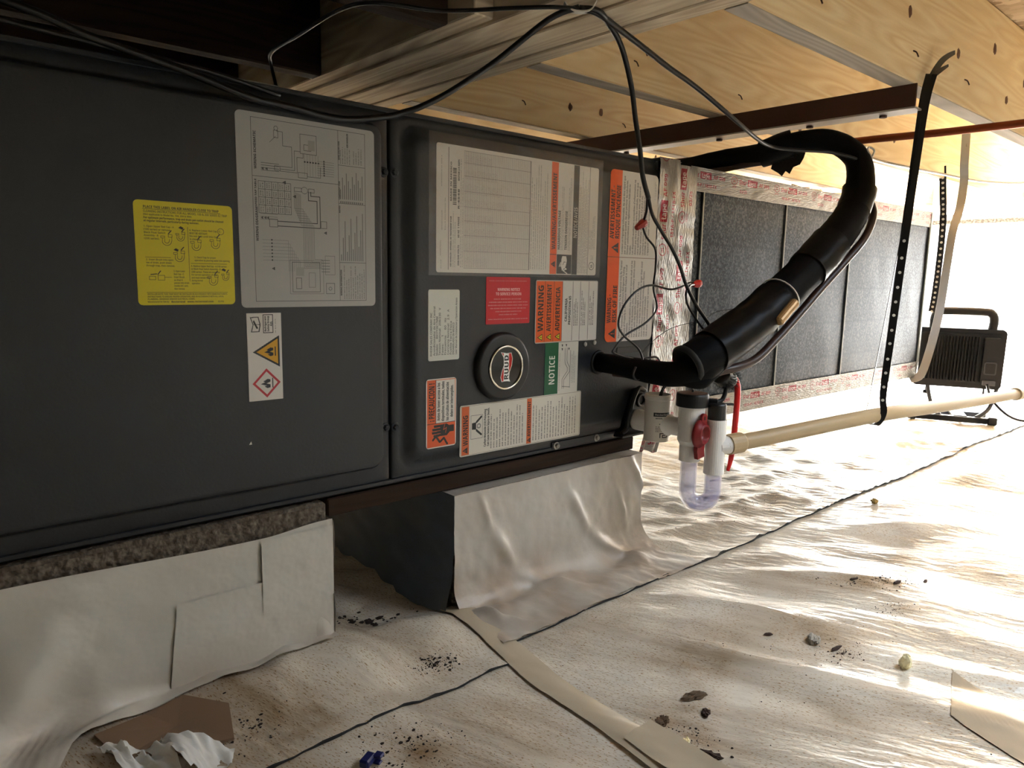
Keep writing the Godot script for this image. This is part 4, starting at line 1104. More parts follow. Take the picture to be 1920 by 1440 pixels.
# ==================================================================== duct
func build_duct():
	var d = thing("metal_duct", "galvanized sheet metal duct with printed foil tape along its edges, running from the unit", "duct", Vector3(1.3, 0.0, -0.3))
	var fm = uv_mat(foil_image(), 0.28, 0.85)
	fm.heightmap_enabled = true; fm.heightmap_texture = M.fibre; fm.heightmap_scale = 0.1
	var seams = [0.60, 0.752, 1.094, 1.451, 1.80, 2.018]
	for i in 5:     # pans of the duct, each slightly cross-broken
		var x0 = seams[i]; var x1 = seams[i + 1]
		var n = net(14, 12, func(a, b):
			var x = lerp(x0, x1, a / 13.0); var y = lerp(0.531, 0.003, b / 11.0)
			var k = 1.0 - max(absf(a / 6.5 - 1.0), absf(b / 5.5 - 1.0))
			return Vector3(x, y, -0.007 + 0.0015 * k + 0.0012 * noise_a.get_noise_2d(x * 6.0, y * 6.0)), func(p): return Vector2(p.x, p.y))
		obj("duct_panel", n, M.galv, d)
	for i in range(1, 5):
		obj("standing_seam", span(Vector3(seams[i] - 0.0025, 0.004, -0.012), Vector3(seams[i] + 0.0025, 0.5305, -0.003), 0.001), M.zinc, d)
	obj("duct_top", span(Vector3(0.60, 0.5285, -0.52), Vector3(2.018, 0.532, -0.009), 0.001), M.bright_sheet, d)
	obj("duct_bottom", span(Vector3(0.60, 0.001, -0.52), Vector3(2.018, 0.004, -0.009), 0.001), M.galv, d)
	obj("duct_back", span(Vector3(0.60, 0.001, -0.524), Vector3(2.018, 0.532, -0.520), 0.001), M.galv, d)
	obj("duct_end", span(Vector3(2.014, 0.001, -0.522), Vector3(2.018, 0.532, -0.008), 0.001), M.galv, d)
	obj("duct_flange", span(Vector3(2.006, 0.003, -0.01), Vector3(2.022, 0.530, -0.001), 0.002), M.zinc, d)
	# tape runs: along the top, along the bottom, two upright runs over the joint
	var run = func(a: Vector3, b: Vector3, wide: Vector3, u0: float, crinkle: float, ni: int):
		return net(ni, 6, func(i, j):
			var f = i / (ni - 1.0)
			var p = a.lerp(b, f) + wide * (j / 5.0 - 0.5)
			return p + Vector3(0, 0, 0.0012 + crinkle * noise_c.get_noise_2d(p.x * 14.0, p.y * 14.0)), func(p):
			var ax = (b - a).normalized()
			return Vector2(u0 + (p - a).dot(ax) / 0.36, 0.5 - (p - a).dot(wide.normalized()) / wide.length()))
	obj("foil_tape", run.call(Vector3(0.70, 0.5085, -0.004), Vector3(2.018, 0.5085, -0.004), Vector3(0, 0.048, 0), 0.1, 0.0012, 90), fm, d)
	obj("foil_tape", run.call(Vector3(0.70, 0.0285, -0.004), Vector3(2.018, 0.0285, -0.004), Vector3(0, 0.050, 0), 0.4, 0.0012, 90), fm, d)
	obj("foil_tape", run.call(Vector3(0.628, -0.012, -0.0015), Vector3(0.628, 0.538, -0.0015), Vector3(-0.066, 0, 0), 0.0, 0.0035, 50), fm, d)
	obj("foil_tape", run.call(Vector3(0.688, 0.0, -0.003), Vector3(0.688, 0.530, -0.003), Vector3(-0.064, 0, 0), 0.35, 0.0025, 50), fm, d)
	obj("tape_end", net(10, 8, func(i, j): return Vector3(lerp(0.585, 0.645, i / 9.0), lerp(0.0, -0.045, j / 7.0) + 0.006 * sin(i * 0.6), 0.0 - 0.012 * j / 7.0 + 0.003 * sin(i * 1.4)), func(p): return Vector2(p.x / 0.36 + 0.4, -p.y / 0.07)), fm, d)
	obj("tape_end", net(10, 10, func(i, j): return Vector3(lerp(0.585, 0.665, i / 9.0), 0.534 + 0.006 * noise_a.get_noise_2d(i * 0.5, j * 0.5), lerp(0.0, -0.08, j / 9.0)), func(p): return Vector2(p.x / 0.36, p.z / 0.07)), fm, d)
	# crumpled foil-faced wrap at the far end of the duct
	var f = thing("foil_insulation", "crumpled shiny foil insulation bunched above the far end of the duct", "insulation", Vector3(2.35, 0.5, -0.25))
	obj("foil_face", net(46, 30, func(i, j):
		var x = lerp(2.03, 2.62, i / 45.0); var y = lerp(0.66, 0.34 + 0.10 * sin(i * 0.12), j / 29.0)
		var n = 0.05 * noise_c.get_noise_2d(x * 5.0, y * 6.0) + 0.03 * noise_b.get_noise_2d(x * 13.0, y * 14.0)
		return Vector3(x, y, -0.32 + n - 0.20 * pow((y - 0.34) / 0.32, 2.0))), M.foil, f)

# ==================================================================== pipes and lines
func build_lines():
	# insulated suction line: thin sleeve out of the unit, then the fat loop up and back over the duct
	var s = thing("insulated_pipe", "thick black foam-insulated pipe looping up from the unit and back over the duct", "pipe", Vector3(0.7, 0.3, 0.15))
	obj("inner_sleeve", tube([Vector3(0.4405, 0.153, -0.01), Vector3(0.441, 0.152, 0.05), Vector3(0.448, 0.148, 0.10), Vector3(0.462, 0.146, 0.15), Vector3(0.50, 0.158, 0.185), Vector3(0.55, 0.185, 0.19)], [0.0165, 0.0185, 0.0205, 0.022, 0.024, 0.022], 18, 8, true, 0.04), M.foam, s)
	var loop = [Vector3(0.480, 0.166, 0.170), Vector3(0.520, 0.184, 0.182), Vector3(0.62, 0.226, 0.189), Vector3(0.706, 0.270, 0.194), Vector3(0.80, 0.328, 0.204), Vector3(0.887, 0.390, 0.211), Vector3(0.955, 0.450, 0.214), Vector3(0.990, 0.512, 0.209), Vector3(0.998, 0.566, 0.190), Vector3(0.972, 0.598, 0.145), Vector3(0.930, 0.594, 0.085), Vector3(0.908, 0.576, 0.03), Vector3(0.902, 0.572, -0.07), Vector3(0.915, 0.566, -0.20), Vector3(0.93, 0.56, -0.5)]
	var st = tool(true)
	add_tube(st, loop, [0.034, 0.0355, 0.036, 0.036, 0.0355, 0.035, 0.032, 0.028, 0.0245, 0.0225, 0.0225, 0.023, 0.022, 0.021, 0.021], 22, 8, false, 0.05)
	obj("foam_cover", done(st), M.foam, s)
	obj("open_end", lathe([Vector2(0.035, 0.0), Vector2(0.036, 0.006), Vector2(0.031, 0.010), Vector2(0.025, 0.003), Vector2(0.0, -0.01)], 22, axis_frame(Vector3(0.480, 0.166, 0.170), Vector3(-0.85, -0.45, -0.25)), true), M.rubber, s)
	# lower torn edge of the cover near its start
	obj("cover_lip", tube([Vector3(0.462, 0.140, 0.165), Vector3(0.492, 0.138, 0.185), Vector3(0.535, 0.157, 0.195)], [0.010, 0.016, 0.010], 12, 6, true, 0.2), M.foam, s)
	# tape wraps
	var wraps = [[1, 2.0, 0.0385], [4, 0.9, 0.0380], [6, 0.8, 0.0320], [10, 1.0, 0.0275]]
	for w in wraps:
		var pts = []
		var c = curve_through(loop, 8)
		for k in int(8 * w[1]) + 1: pts.append(c[w[0] * 8 + k])
		var wt = tool(true); add_tube(wt, pts, w[2] + 0.001, 22, 1, false, 0.06)
		obj("tape_wrap", done(wt), M.plastic_tape, s)
	# torn tail of tape hanging from the upper bend
	var tail = [Vector2(0.0, 0.0), Vector2(0.05, 0.012), Vector2(0.062, -0.004), Vector2(0.058, -0.014), Vector2(0.050, -0.026), Vector2(0.036, -0.030), Vector2(0.028, -0.043), Vector2(0.020, -0.036), Vector2(0.012, -0.046), Vector2(0.004, -0.038), Vector2(-0.010, -0.028)]
	obj("tape_tail", prism(tail, 0.0015, Transform3D(Basis(Vector3(0.55, 0.10, 0.60).normalized(), Vector3.UP, Vector3(0.60, 0.0, -0.55).normalized() * -1.0).orthonormalized(), Vector3(0.912, 0.572, 0.058))), M.plastic_tape, s)
	for w in [[0.720, 0.279, 0.196, 0.0385]]:
		var ax = Vector3(0.8, 0.55, 0.08) if w[0] < 0.9 else Vector3(-0.05, 0.9, -0.4)
		var f = axis_frame(Vector3(w[0], w[1], w[2]), ax)
		obj("zip_tie", tube(circle_pts(f.origin, w[3], f.basis.x, f.basis.z, 24), 0.0014, 6, 1, false), M.tie, s)
	obj("zip_tie_loop", tube([Vector3(1.003, 0.560, 0.222), Vector3(1.012, 0.575, 0.222), Vector3(1.006, 0.582, 0.214), Vector3(0.998, 0.574, 0.215), Vector3(1.003, 0.560, 0.222)], 0.0022, 6, 5), M.tie, s)
	# small liquid line strapped under it
	var l = thing("liquid_line", "thin brown liquid line strapped under the thick black pipe", "pipe", Vector3(0.8, 0.3, 0.21))
	obj("line", tube([Vector3(0.46, 0.135, 0.02), Vector3(0.50, 0.135, 0.14), Vector3(0.56, 0.152, 0.194), Vector3(0.63, 0.165, 0.204), Vector3(0.70, 0.200, 0.206), Vector3(0.77, 0.245, 0.210), Vector3(0.835, 0.297, 0.220), Vector3(0.885, 0.345, 0.236), Vector3(0.945, 0.395, 0.246), Vector3(1.0, 0.440, 0.236), Vector3(1.018, 0.470, 0.222), Vector3(1.012, 0.500, 0.208), Vector3(1.005, 0.55, 0.182)], 0.0078, 12, 8), M.brown_line, l)
	var ff = axis_frame(Vector3(0.678, 0.2525, 0.234), Vector3(0.76, 0.60, 0.10))
	obj("brass_bulb", lathe([Vector2(0, -0.030), Vector2(0.0075, -0.029), Vector2(0.0095, -0.026), Vector2(0.0095, 0.026), Vector2(0.0075, 0.029), Vector2(0, 0.030)], 16, ff), M.brass, l)
	# bare copper line crossing in the depth, under the joists
	var c = thing("copper_pipe", "thin bare copper pipe running under the joists behind the black loop", "pipe", Vector3(1.19, 0.63, 0.1))
	obj("pipe_run", tube([Vector3(1.150, 0.628, -0.55), Vector3(1.163, 0.629, -0.34), Vector3(1.176, 0.628, -0.12), Vector3(1.191, 0.631, 0.109), Vector3(1.203, 0.630, 0.26), Vector3(1.216, 0.631, 0.426), Vector3(1.225, 0.631, 0.9)], 0.0082, 12, 5), M.copper, c)
	var c2 = thing("copper_pipe", "short copper pipe stub leaving the torn tape under the black pipe toward the duct", "pipe", Vector3(0.88, 0.55, 0.0))
	obj("pipe_run", tube([Vector3(0.918, 0.562, 0.065), Vector3(0.890, 0.553, 0.0), Vector3(0.882, 0.547, -0.08), Vector3(0.88, 0.545, -0.3)], 0.006, 10, 5), M.brown_line, c2)
	# long drain pipe
	var p = thing("drain_pipe", "long dusty white PVC drain pipe running to the right, held up by the strap", "pipe", Vector3(1.3, 0.0, 0.25))
	obj("pipe_run", tube([Vector3(0.594, 0.008, 0.178), Vector3(0.70, 0.016, 0.210), Vector3(0.98, 0.036, 0.284), Vector3(1.28, 0.022, 0.292), Vector3(1.62, 0.004, 0.291), Vector3(2.0, -0.010, 0.299), Vector3(2.6, -0.03, 0.31), Vector3(3.40, -0.06, 0.32)], 0.0150, 18, 6), M.pvc_dusty, p)
	var dir = Vector3(0.106, 0.008, 0.032)
	obj("coupling", lathe([Vector2(0.0152, 0.0), Vector2(0.019, 0.0), Vector2(0.0192, 0.03), Vector2(0.0172, 0.034), Vector2(0.0152, 0.034)], 20, axis_frame(Vector3(0.600, 0.0085, 0.180), dir)), M.pvc_dusty, p)
	obj("coupling", lathe([Vector2(0.0152, 0.0), Vector2(0.019, 0.0), Vector2(0.019, 0.06), Vector2(0.0152, 0.06)], 20, axis_frame(Vector3(1.93, -0.0075, 0.298), Vector3(1, -0.037, 0.02))), M.pvc_dusty, p)

# ==================================================================== condensate trap
func build_trap():
	var t = thing("condensate_trap", "white condensate trap with clear U-bend, black and red caps, on the unit's drain port", "trap", Vector3(0.55, 0.0, 0.08))
	var up = func(x, y, z): return Transform3D(Basis.IDENTITY, Vector3(x, y, z))
	# black guard on the unit
	var poly = [Vector2(0.553, 0.096), Vector2(0.566, 0.093), Vector2(0.572, 0.080), Vector2(0.572, 0.010), Vector2(0.498, 0.0085), Vector2(0.498, 0.0135), Vector2(0.515, 0.022), Vector2(0.520, 0.040), Vector2(0.537, 0.082), Vector2(0.543, 0.093)]
	obj("port_guard", prism(poly, 0.010, up.call(-0.004, 0.0, -0.001)), M.black, t)
	obj("guard_foot", span(Vector3(0.492, 0.006, -0.002), Vector3(0.570, 0.0105, 0.022), 0.001), M.black, t)
	obj("guard_rim", tube([Vector3(0.500, 0.013, 0.012), Vector3(0.514, 0.020, 0.012), Vector3(0.519, 0.042, 0.012), Vector3(0.534, 0.082, 0.012), Vector3(0.548, 0.097, 0.012), Vector3(0.566, 0.090, 0.012)], 0.0045, 8, 5), M.black, t)
	obj("port_knob", tube(circle_pts(Vector3(0.556, 0.072, 0.011), 0.011, Vector3(1, 0, 0), Vector3(0, 1, 0), 20), 0.003, 8, 1, false), M.black, t)
	# cross pipe from the port to the tee
	var xf = axis_frame(Vector3(0.5395, 0.036, 0.0), Vector3(0.10, 0.0, 1.0))
	obj("port_pipe", lathe([Vector2(0.0, 0.012), Vector2(0.0195, 0.012), Vector2(0.0205, 0.018), Vector2(0.0205, 0.088), Vector2(0.0175, 0.090), Vector2(0.0175, 0.115)], 26, xf, true), M.pvc, t)
	# tee and its big black cap
	obj("tee", lathe([Vector2(0.0, -0.024), Vector2(0.0168, -0.024), Vector2(0.0188, -0.0235), Vector2(0.0190, 0.006), Vector2(0.0205, 0.009), Vector2(0.0222, 0.012), Vector2(0.0238, 0.015), Vector2(0.0238, 0.082), Vector2(0.0, 0.082)], 34, up.call(0.554, 0.0, 0.13)), M.pvc, t)
	obj("black_cap", lathe([Vector2(0.024, 0.0775), Vector2(0.0290, 0.0785), Vector2(0.0292, 0.099), Vector2(0.0280, 0.1022), Vector2(0.0262, 0.1030)], 40, up.call(0.554, 0.0, 0.13)), M.black, t)
	obj("cap_top", lathe([Vector2(0.0264, 0.1028), Vector2(0.010, 0.1042), Vector2(0.0, 0.1042)], 36, up.call(0.554, 0.0, 0.13)), mat(Color(0.40, 0.27, 0.23), 0.45), t)
	obj("cap_pin", lathe([Vector2(0.0022, 0.104), Vector2(0.0022, 0.109), Vector2(0, 0.1095)], 8, up.call(0.554, 0.0, 0.13)), M.black, t)
	obj("cap_clip", box(Vector3(0.579, 0.086, 0.150), Vector3(0.030, 0.012, 0.016), 0.002, Basis(Vector3.UP, -0.9)), M.black, t)
	obj("tether", tube([Vector3(0.585, 0.086, 0.158), Vector3(0.597, 0.090, 0.164), Vector3(0.604, 0.104, 0.166), Vector3(0.607, 0.125, 0.166), Vector3(0.606, 0.145, 0.168), Vector3(0.598, 0.160, 0.172)], 0.0042, 8, 6), M.black, t)
	# second leg
	obj("second_leg", lathe([Vector2(0.0, -0.046), Vector2(0.0165, -0.046), Vector2(0.0184, -0.0455), Vector2(0.0184, 0.056), Vector2(0.0, 0.056)], 30, up.call(0.582, 0.0, 0.165)), M.pvc, t)
	obj("leg_cap", lathe([Vector2(0.0160, 0.052), Vector2(0.0166, 0.053), Vector2(0.0166, 0.083), Vector2(0.0150, 0.0855), Vector2(0.0, 0.0855)], 30, up.call(0.582, 0.0, 0.165)), M.black, t)
	obj("cap_tab", box(Vector3(0.603, 0.082, 0.170), Vector3(0.030, 0.003, 0.008), 0.001, Basis(Vector3.UP, -0.4)), M.black, t)
	obj("outlet_stub", lathe([Vector2(0.0, 0.0), Vector2(0.0165, 0.0), Vector2(0.0165, 0.022), Vector2(0.0, 0.022)], 20, axis_frame(Vector3(0.585, 0.007, 0.170), Vector3(0.8, 0.06, 0.5))), M.pvc, t)
	# clear U
	var a = Vector3(0.554, 0.0, 0.13); var b = Vector3(0.582, 0.0, 0.165)
	var pts = [a + Vector3(0, -0.022, 0), a + Vector3(0, -0.05, 0), a + Vector3(0, -0.078, 0)]
	var m = (a + b) / 2.0; var h = (b - a) / 2.0
	for k in range(1, 10):
		var th = PI * k / 10.0
		pts.append(m - h * cos(th) + Vector3(0, -0.080 - 0.0245 * sin(th), 0))
	pts += [b + Vector3(0, -0.078, 0), b + Vector3(0, -0.044, 0)]
	var st = tool(true); add_tube(st, pts, 0.0155, 26, 4, false)
	var st2 = tool(true); add_tube(st2, pts, 0.0128, 26, 4, false)
	obj("clear_bend", done(st), M.clear, t)
	obj("bend_bore", done(st2), M.clear, t)
	# red cap with a ring, facing out
	var rx = axis_frame(Vector3(0.5465, 0.032, 0.153), Vector3(0.10, 0.0, 1.0))
	var rd = obj("red_cap", lathe([Vector2(0.0, 0.004), Vector2(0.0135, 0.004), Vector2(0.0140, 0.013), Vector2(0.0165, 0.0142), Vector2(0.0185, 0.0125), Vector2(0.0195, 0.009), Vector2(0.0265, 0.006), Vector2(0.0265, 0.0), Vector2(0.022, -0.002)], 36, rx, true), M.red, t)
	obj("cap_lug", prism(round_rect(-0.008, 0.022, 0.008, 0.043, 0.0075, 5), 0.005, Transform3D(Basis.IDENTITY, Vector3(0.550, 0.026, 0.156))), M.red, t)
	obj("lug_slot", prism(round_rect(-0.0013, 0.031, 0.0013, 0.038, 0.0012, 3), 0.0008, Transform3D(Basis.IDENTITY, Vector3(0.550, 0.026, 0.1608))), M.black, t)
	obj("cap_lug", prism([Vector2(-0.012, -0.018), Vector2(0.010, -0.018), Vector2(0.0085, -0.036), Vector2(0.011, -0.047), Vector2(-0.009, -0.050), Vector2(-0.013, -0.034)], 0.008, Transform3D(Basis.IDENTITY, Vector3(0.5465, 0.036, 0.152))), M.red, t)
	# float switch can standing on the cross pipe
	var s = thing("float_switch", "grey cylindrical float switch with black print and two leads, left of the tee", "switch", Vector3(0.5425, 0.012, 0.062))
	obj("can", lathe([Vector2(0.0, 0.004), Vector2(0.0225, 0.004), Vector2(0.0240, 0.006), Vector2(0.0240, 0.083)], 40, up.call(0.5425, 0.0, 0.062)), M.sensor, s)
	var wrap = tool(true)
	var n = 40
	for k in n:
		var t0 = TAU * k / n; var t1 = TAU * (k + 1) / n
		# print faces the open side of the crawlspace
		var f = func(an, y): return Vector3(0.5425 + 0.02425 * sin(an), y, 0.062 - 0.02425 * cos(an))
		quad(wrap, f.call(t1, 0.008), f.call(t0, 0.008), f.call(t0, 0.082), f.call(t1, 0.082), Vector2(1.28 - float(k + 1) / n, 1), Vector2(1.28 - float(k) / n, 1), Vector2(1.28 - float(k) / n, 0), Vector2(1.28 - float(k + 1) / n, 0))
	obj("print_sleeve", done(wrap), uv_mat(sensor_image(), 0.4), s)
	obj("can_rim", lathe([Vector2(0.024, 0.082), Vector2(0.0258, 0.084), Vector2(0.0258, 0.0905), Vector2(0.0245, 0.0925), Vector2(0.0215, 0.0925), Vector2(0.0205, 0.087), Vector2(0.0, 0.087)], 40, up.call(0.5425, 0.0, 0.062)), M.sensor, s)
	obj("lead", tube([Vector3(0.540, 0.085, 0.066), Vector3(0.541, 0.100, 0.070), Vector3(0.547, 0.115, 0.076), Vector3(0.552, 0.125, 0.085)], 0.0018, 6, 5), M.cable, s)
	obj("lead", tube([Vector3(0.545, 0.085, 0.066), Vector3(0.547, 0.102, 0.070), Vector3(0.554, 0.116, 0.078), Vector3(0.560, 0.127, 0.085)], 0.0018, 6, 5), M.cable, s)
	# cleaning brush hanging beside the second leg
	var b2 = thing("cleaning_brush", "round black bristle brush with long red handle beside the trap", "brush", Vector3(0.63, 0.1, 0.16))
	obj("handle", tube([Vector3(0.629, 0.130, 0.162), Vector3(0.640, 0.122, 0.164), Vector3(0.6455, 0.10, 0.166), Vector3(0.6425, 0.04, 0.167), Vector3(0.637, -0.02, 0.167), Vector3(0.627, -0.048, 0.167)], [0.0045, 0.006, 0.0058, 0.0055, 0.005, 0.003], 8, 6), M.red_bright, b2)
	obj("brush_core", tube([Vector3(0.585, 0.138, 0.166), Vector3(0.602, 0.128, 0.165), Vector3(0.617, 0.127, 0.163)], 0.017, 12, 4), M.black, b2)
	var br = tool()
	for i in 900:
		var f = rng.randf()
		var c0 = Vector3(lerp(0.587, 0.619, f), lerp(0.134, 0.126, f), lerp(0.166, 0.163, f))
		var ang = rng.randf() * TAU
		var dd = Vector3(rng.randf_range(-0.35, 0.35) + (0.5 if f > 0.8 else 0.0), cos(ang), sin(ang)).normalized()
		var e = c0 + dd * rng.randf_range(0.021, 0.026)
		var sd = dd.cross(Vector3(0.3, 0.5, 0.8)).normalized() * 0.0008
		var sd2 = dd.cross(sd).normalized() * 0.0008
		tri_out(br, c0 + sd, c0 - sd, e, c0 - sd2 * 9.0); tri_out(br, c0 + sd2, c0 - sd2, e, c0 - sd * 9.0)
	var bo = obj("bristles", done(br), M.black, b2); bo.set_meta("kind", "stuff")

# ==================================================================== hanger straps
func ribbon(pts: Array, side: Vector3, wide, thick, per = 6, wide_end = -1.0):
	var c = curve_through(pts, per)
	var st = tool(); 
	var along = 0.0
	for i in c.size() - 1:
		var q = []
		for k in 2:
			var j = i + k
			var t = (c[min(j + 1, c.size() - 1)] - c[max(j - 1, 0)]).normalized()
			var width = wide if wide_end < 0 else lerp(float(wide), float(wide_end), float(j) / c.size())
			var s = (side - t * side.dot(t)).normalized()
			var n = t.cross(s).normalized()
			q.append([c[j] - s * width / 2 - n * thick / 2, c[j] + s * width / 2 - n * thick / 2, c[j] + s * width / 2 + n * thick / 2, c[j] - s * width / 2 + n * thick / 2])
		var mid = (q[0][0] + q[0][2] + q[1][0] + q[1][2]) / 4.0
		for k in 4:
			var k2 = (k + 1) % 4
			tri_out(st, q[0][k], q[0][k2], q[1][k2], mid); tri_out(st, q[0][k], q[1][k2], q[1][k], mid)
	return done(st)

func holes(parent, pts: Array, side: Vector3, gap, r, m):      # punched holes seen as pale or dark dots on both faces
	var c = curve_through(pts, 24)
	var st = tool()
	var acc = 0.0
	for i in range(1, c.size()):
		acc += c[i].distance_to(c[i - 1])
		if acc >= gap:
			acc = 0.0
			var t = (c[i] - c[i - 1]).normalized()
			var s = (side - t * side.dot(t)).normalized(); var n = t.cross(s)
			add_lathe(st, [Vector2(r, -0.0011), Vector2(r, 0.0011), Vector2(0, 0.0011)], 10, axis_frame(c[i], n)); add_lathe(st, [Vector2(0, -0.0011), Vector2(r, -0.0011)], 10, axis_frame(c[i], n))
	var o = obj("punched_holes", done(st), m, parent); o.set_meta("kind", "stuff")

func build_straps():
	var across = Vector3(0.35, 0.0, 0.93)
	var s = thing("hanger_strap", "black perforated strap hanging from the angle bar's end, holding the drain pipe", "strap", Vector3(0.98, 0.35, 0.3), "perforated hanger straps")
	var a = [Vector3(0.985, 0.700, 0.327), Vector3(0.980, 0.660, 0.322), Vector3(0.980, 0.60, 0.318), Vector3(0.985, 0.42, 0.308), Vector3(0.985, 0.22, 0.300), Vector3(0.982, 0.085, 0.296), Vector3(0.978, 0.045, 0.302), Vector3(0.978, 0.020, 0.292), Vector3(0.982, 0.017, 0.276)]
	obj("front_run", ribbon(a, across, 0.020, 0.0012, 6, 0.009), M.strap, s)
	var b = [Vector3(0.982, 0.017, 0.276), Vector3(0.985, 0.035, 0.264), Vector3(0.985, 0.07, 0.268), Vector3(0.988, 0.22, 0.282), Vector3(0.990, 0.44, 0.302), Vector3(0.984, 0.62, 0.316)]
	obj("rear_run", ribbon(b, Vector3(0.92, 0, -0.30), 0.019, 0.0012), M.strap, s)
	holes(s, [a[3], a[4], a[5], a[6]], across, 0.026, 0.0030, M.tie)
	var tail = [Vector3(0.984, 0.690, 0.327), Vector3(0.994, 0.708, 0.330), Vector3(1.010, 0.726, 0.333), Vector3(1.032, 0.740, 0.336), Vector3(1.060, 0.752, 0.338)]
	obj("bent_tail", ribbon(tail, Vector3(0.4, -0.9, 0.0), 0.020, 0.0012, 6, 0.007), M.strap, s)
	obj("bent_tail", ribbon([Vector3(0.992, 0.702, 0.332), Vector3(1.010, 0.712, 0.336), Vector3(1.030, 0.722, 0.339)], Vector3(0.5, -0.8, 0.0), 0.012, 0.0012, 6, 0.004), M.strap, s)
	# pale strap under the far end of the duct
	var p = thing("hanger_strap", "pale flat strap hanging from a joist and tucked under the duct's far corner", "strap", Vector3(2.1, 0.3, 0.0), "perforated hanger straps")
	var pc = [Vector3(2.196, 0.80, 0.012), Vector3(2.208, 0.70, 0.012), Vector3(2.222, 0.647, 0.012), Vector3(2.210, 0.56, 0.012), Vector3(2.166, 0.48, 0.012), Vector3(2.145, 0.36, 0.012), Vector3(2.130, 0.25, 0.012), Vector3(2.112, 0.18, 0.012), Vector3(2.068, 0.085, 0.012), Vector3(2.010, 0.010, 0.012), Vector3(1.985, -0.006, -0.01)]
	obj("strap_run", ribbon(pc, Vector3(0.45, 0, 0.89), 0.025, 0.0014), M.strap_pale, p)
	obj("strap_screw", lathe([Vector2(0.006, 0), Vector2(0.005, 0.003), Vector2(0, 0.004)], 10, axis_frame(Vector3(2.203, 0.76, 0.014), Vector3(0, 0, 1))), M.zinc, p)
	var q = thing("hanger_strap", "narrow dark strap full of holes hanging behind the pale one", "strap", Vector3(2.39, 0.45, -0.1), "perforated hanger straps")
	var qc = [Vector3(2.345, 0.72, -0.1), Vector3(2.375, 0.63, -0.1), Vector3(2.405, 0.53, -0.1), Vector3(2.410, 0.40, -0.1), Vector3(2.398, 0.26, -0.1), Vector3(2.384, 0.205, -0.1)]
	obj("strap_run", ribbon(qc, Vector3(0.35, 0, 0.93), 0.022, 0.0012), M.strap, q)
	holes(q, qc, Vector3(0.35, 0, 0.93), 0.017, 0.0045, M.tie)

# ==================================================================== wires
func wire(parent, pts, r, called = "wire"):
	return obj(called, tube(pts, r, 8, 6), M.cable, parent)

func nut(parent, at: Vector3, dir: Vector3, m):
	var o = obj("wire_nut", lathe([Vector2(0.0, -0.011), Vector2(0.0058, -0.011), Vector2(0.0075, -0.010), Vector2(0.0078, -0.004), Vector2(0.0062, 0.003), Vector2(0.0046, 0.011), Vector2(0.0030, 0.0125), Vector2(0, 0.0128)], 9, axis_frame(at, dir)), m, parent)
	return o

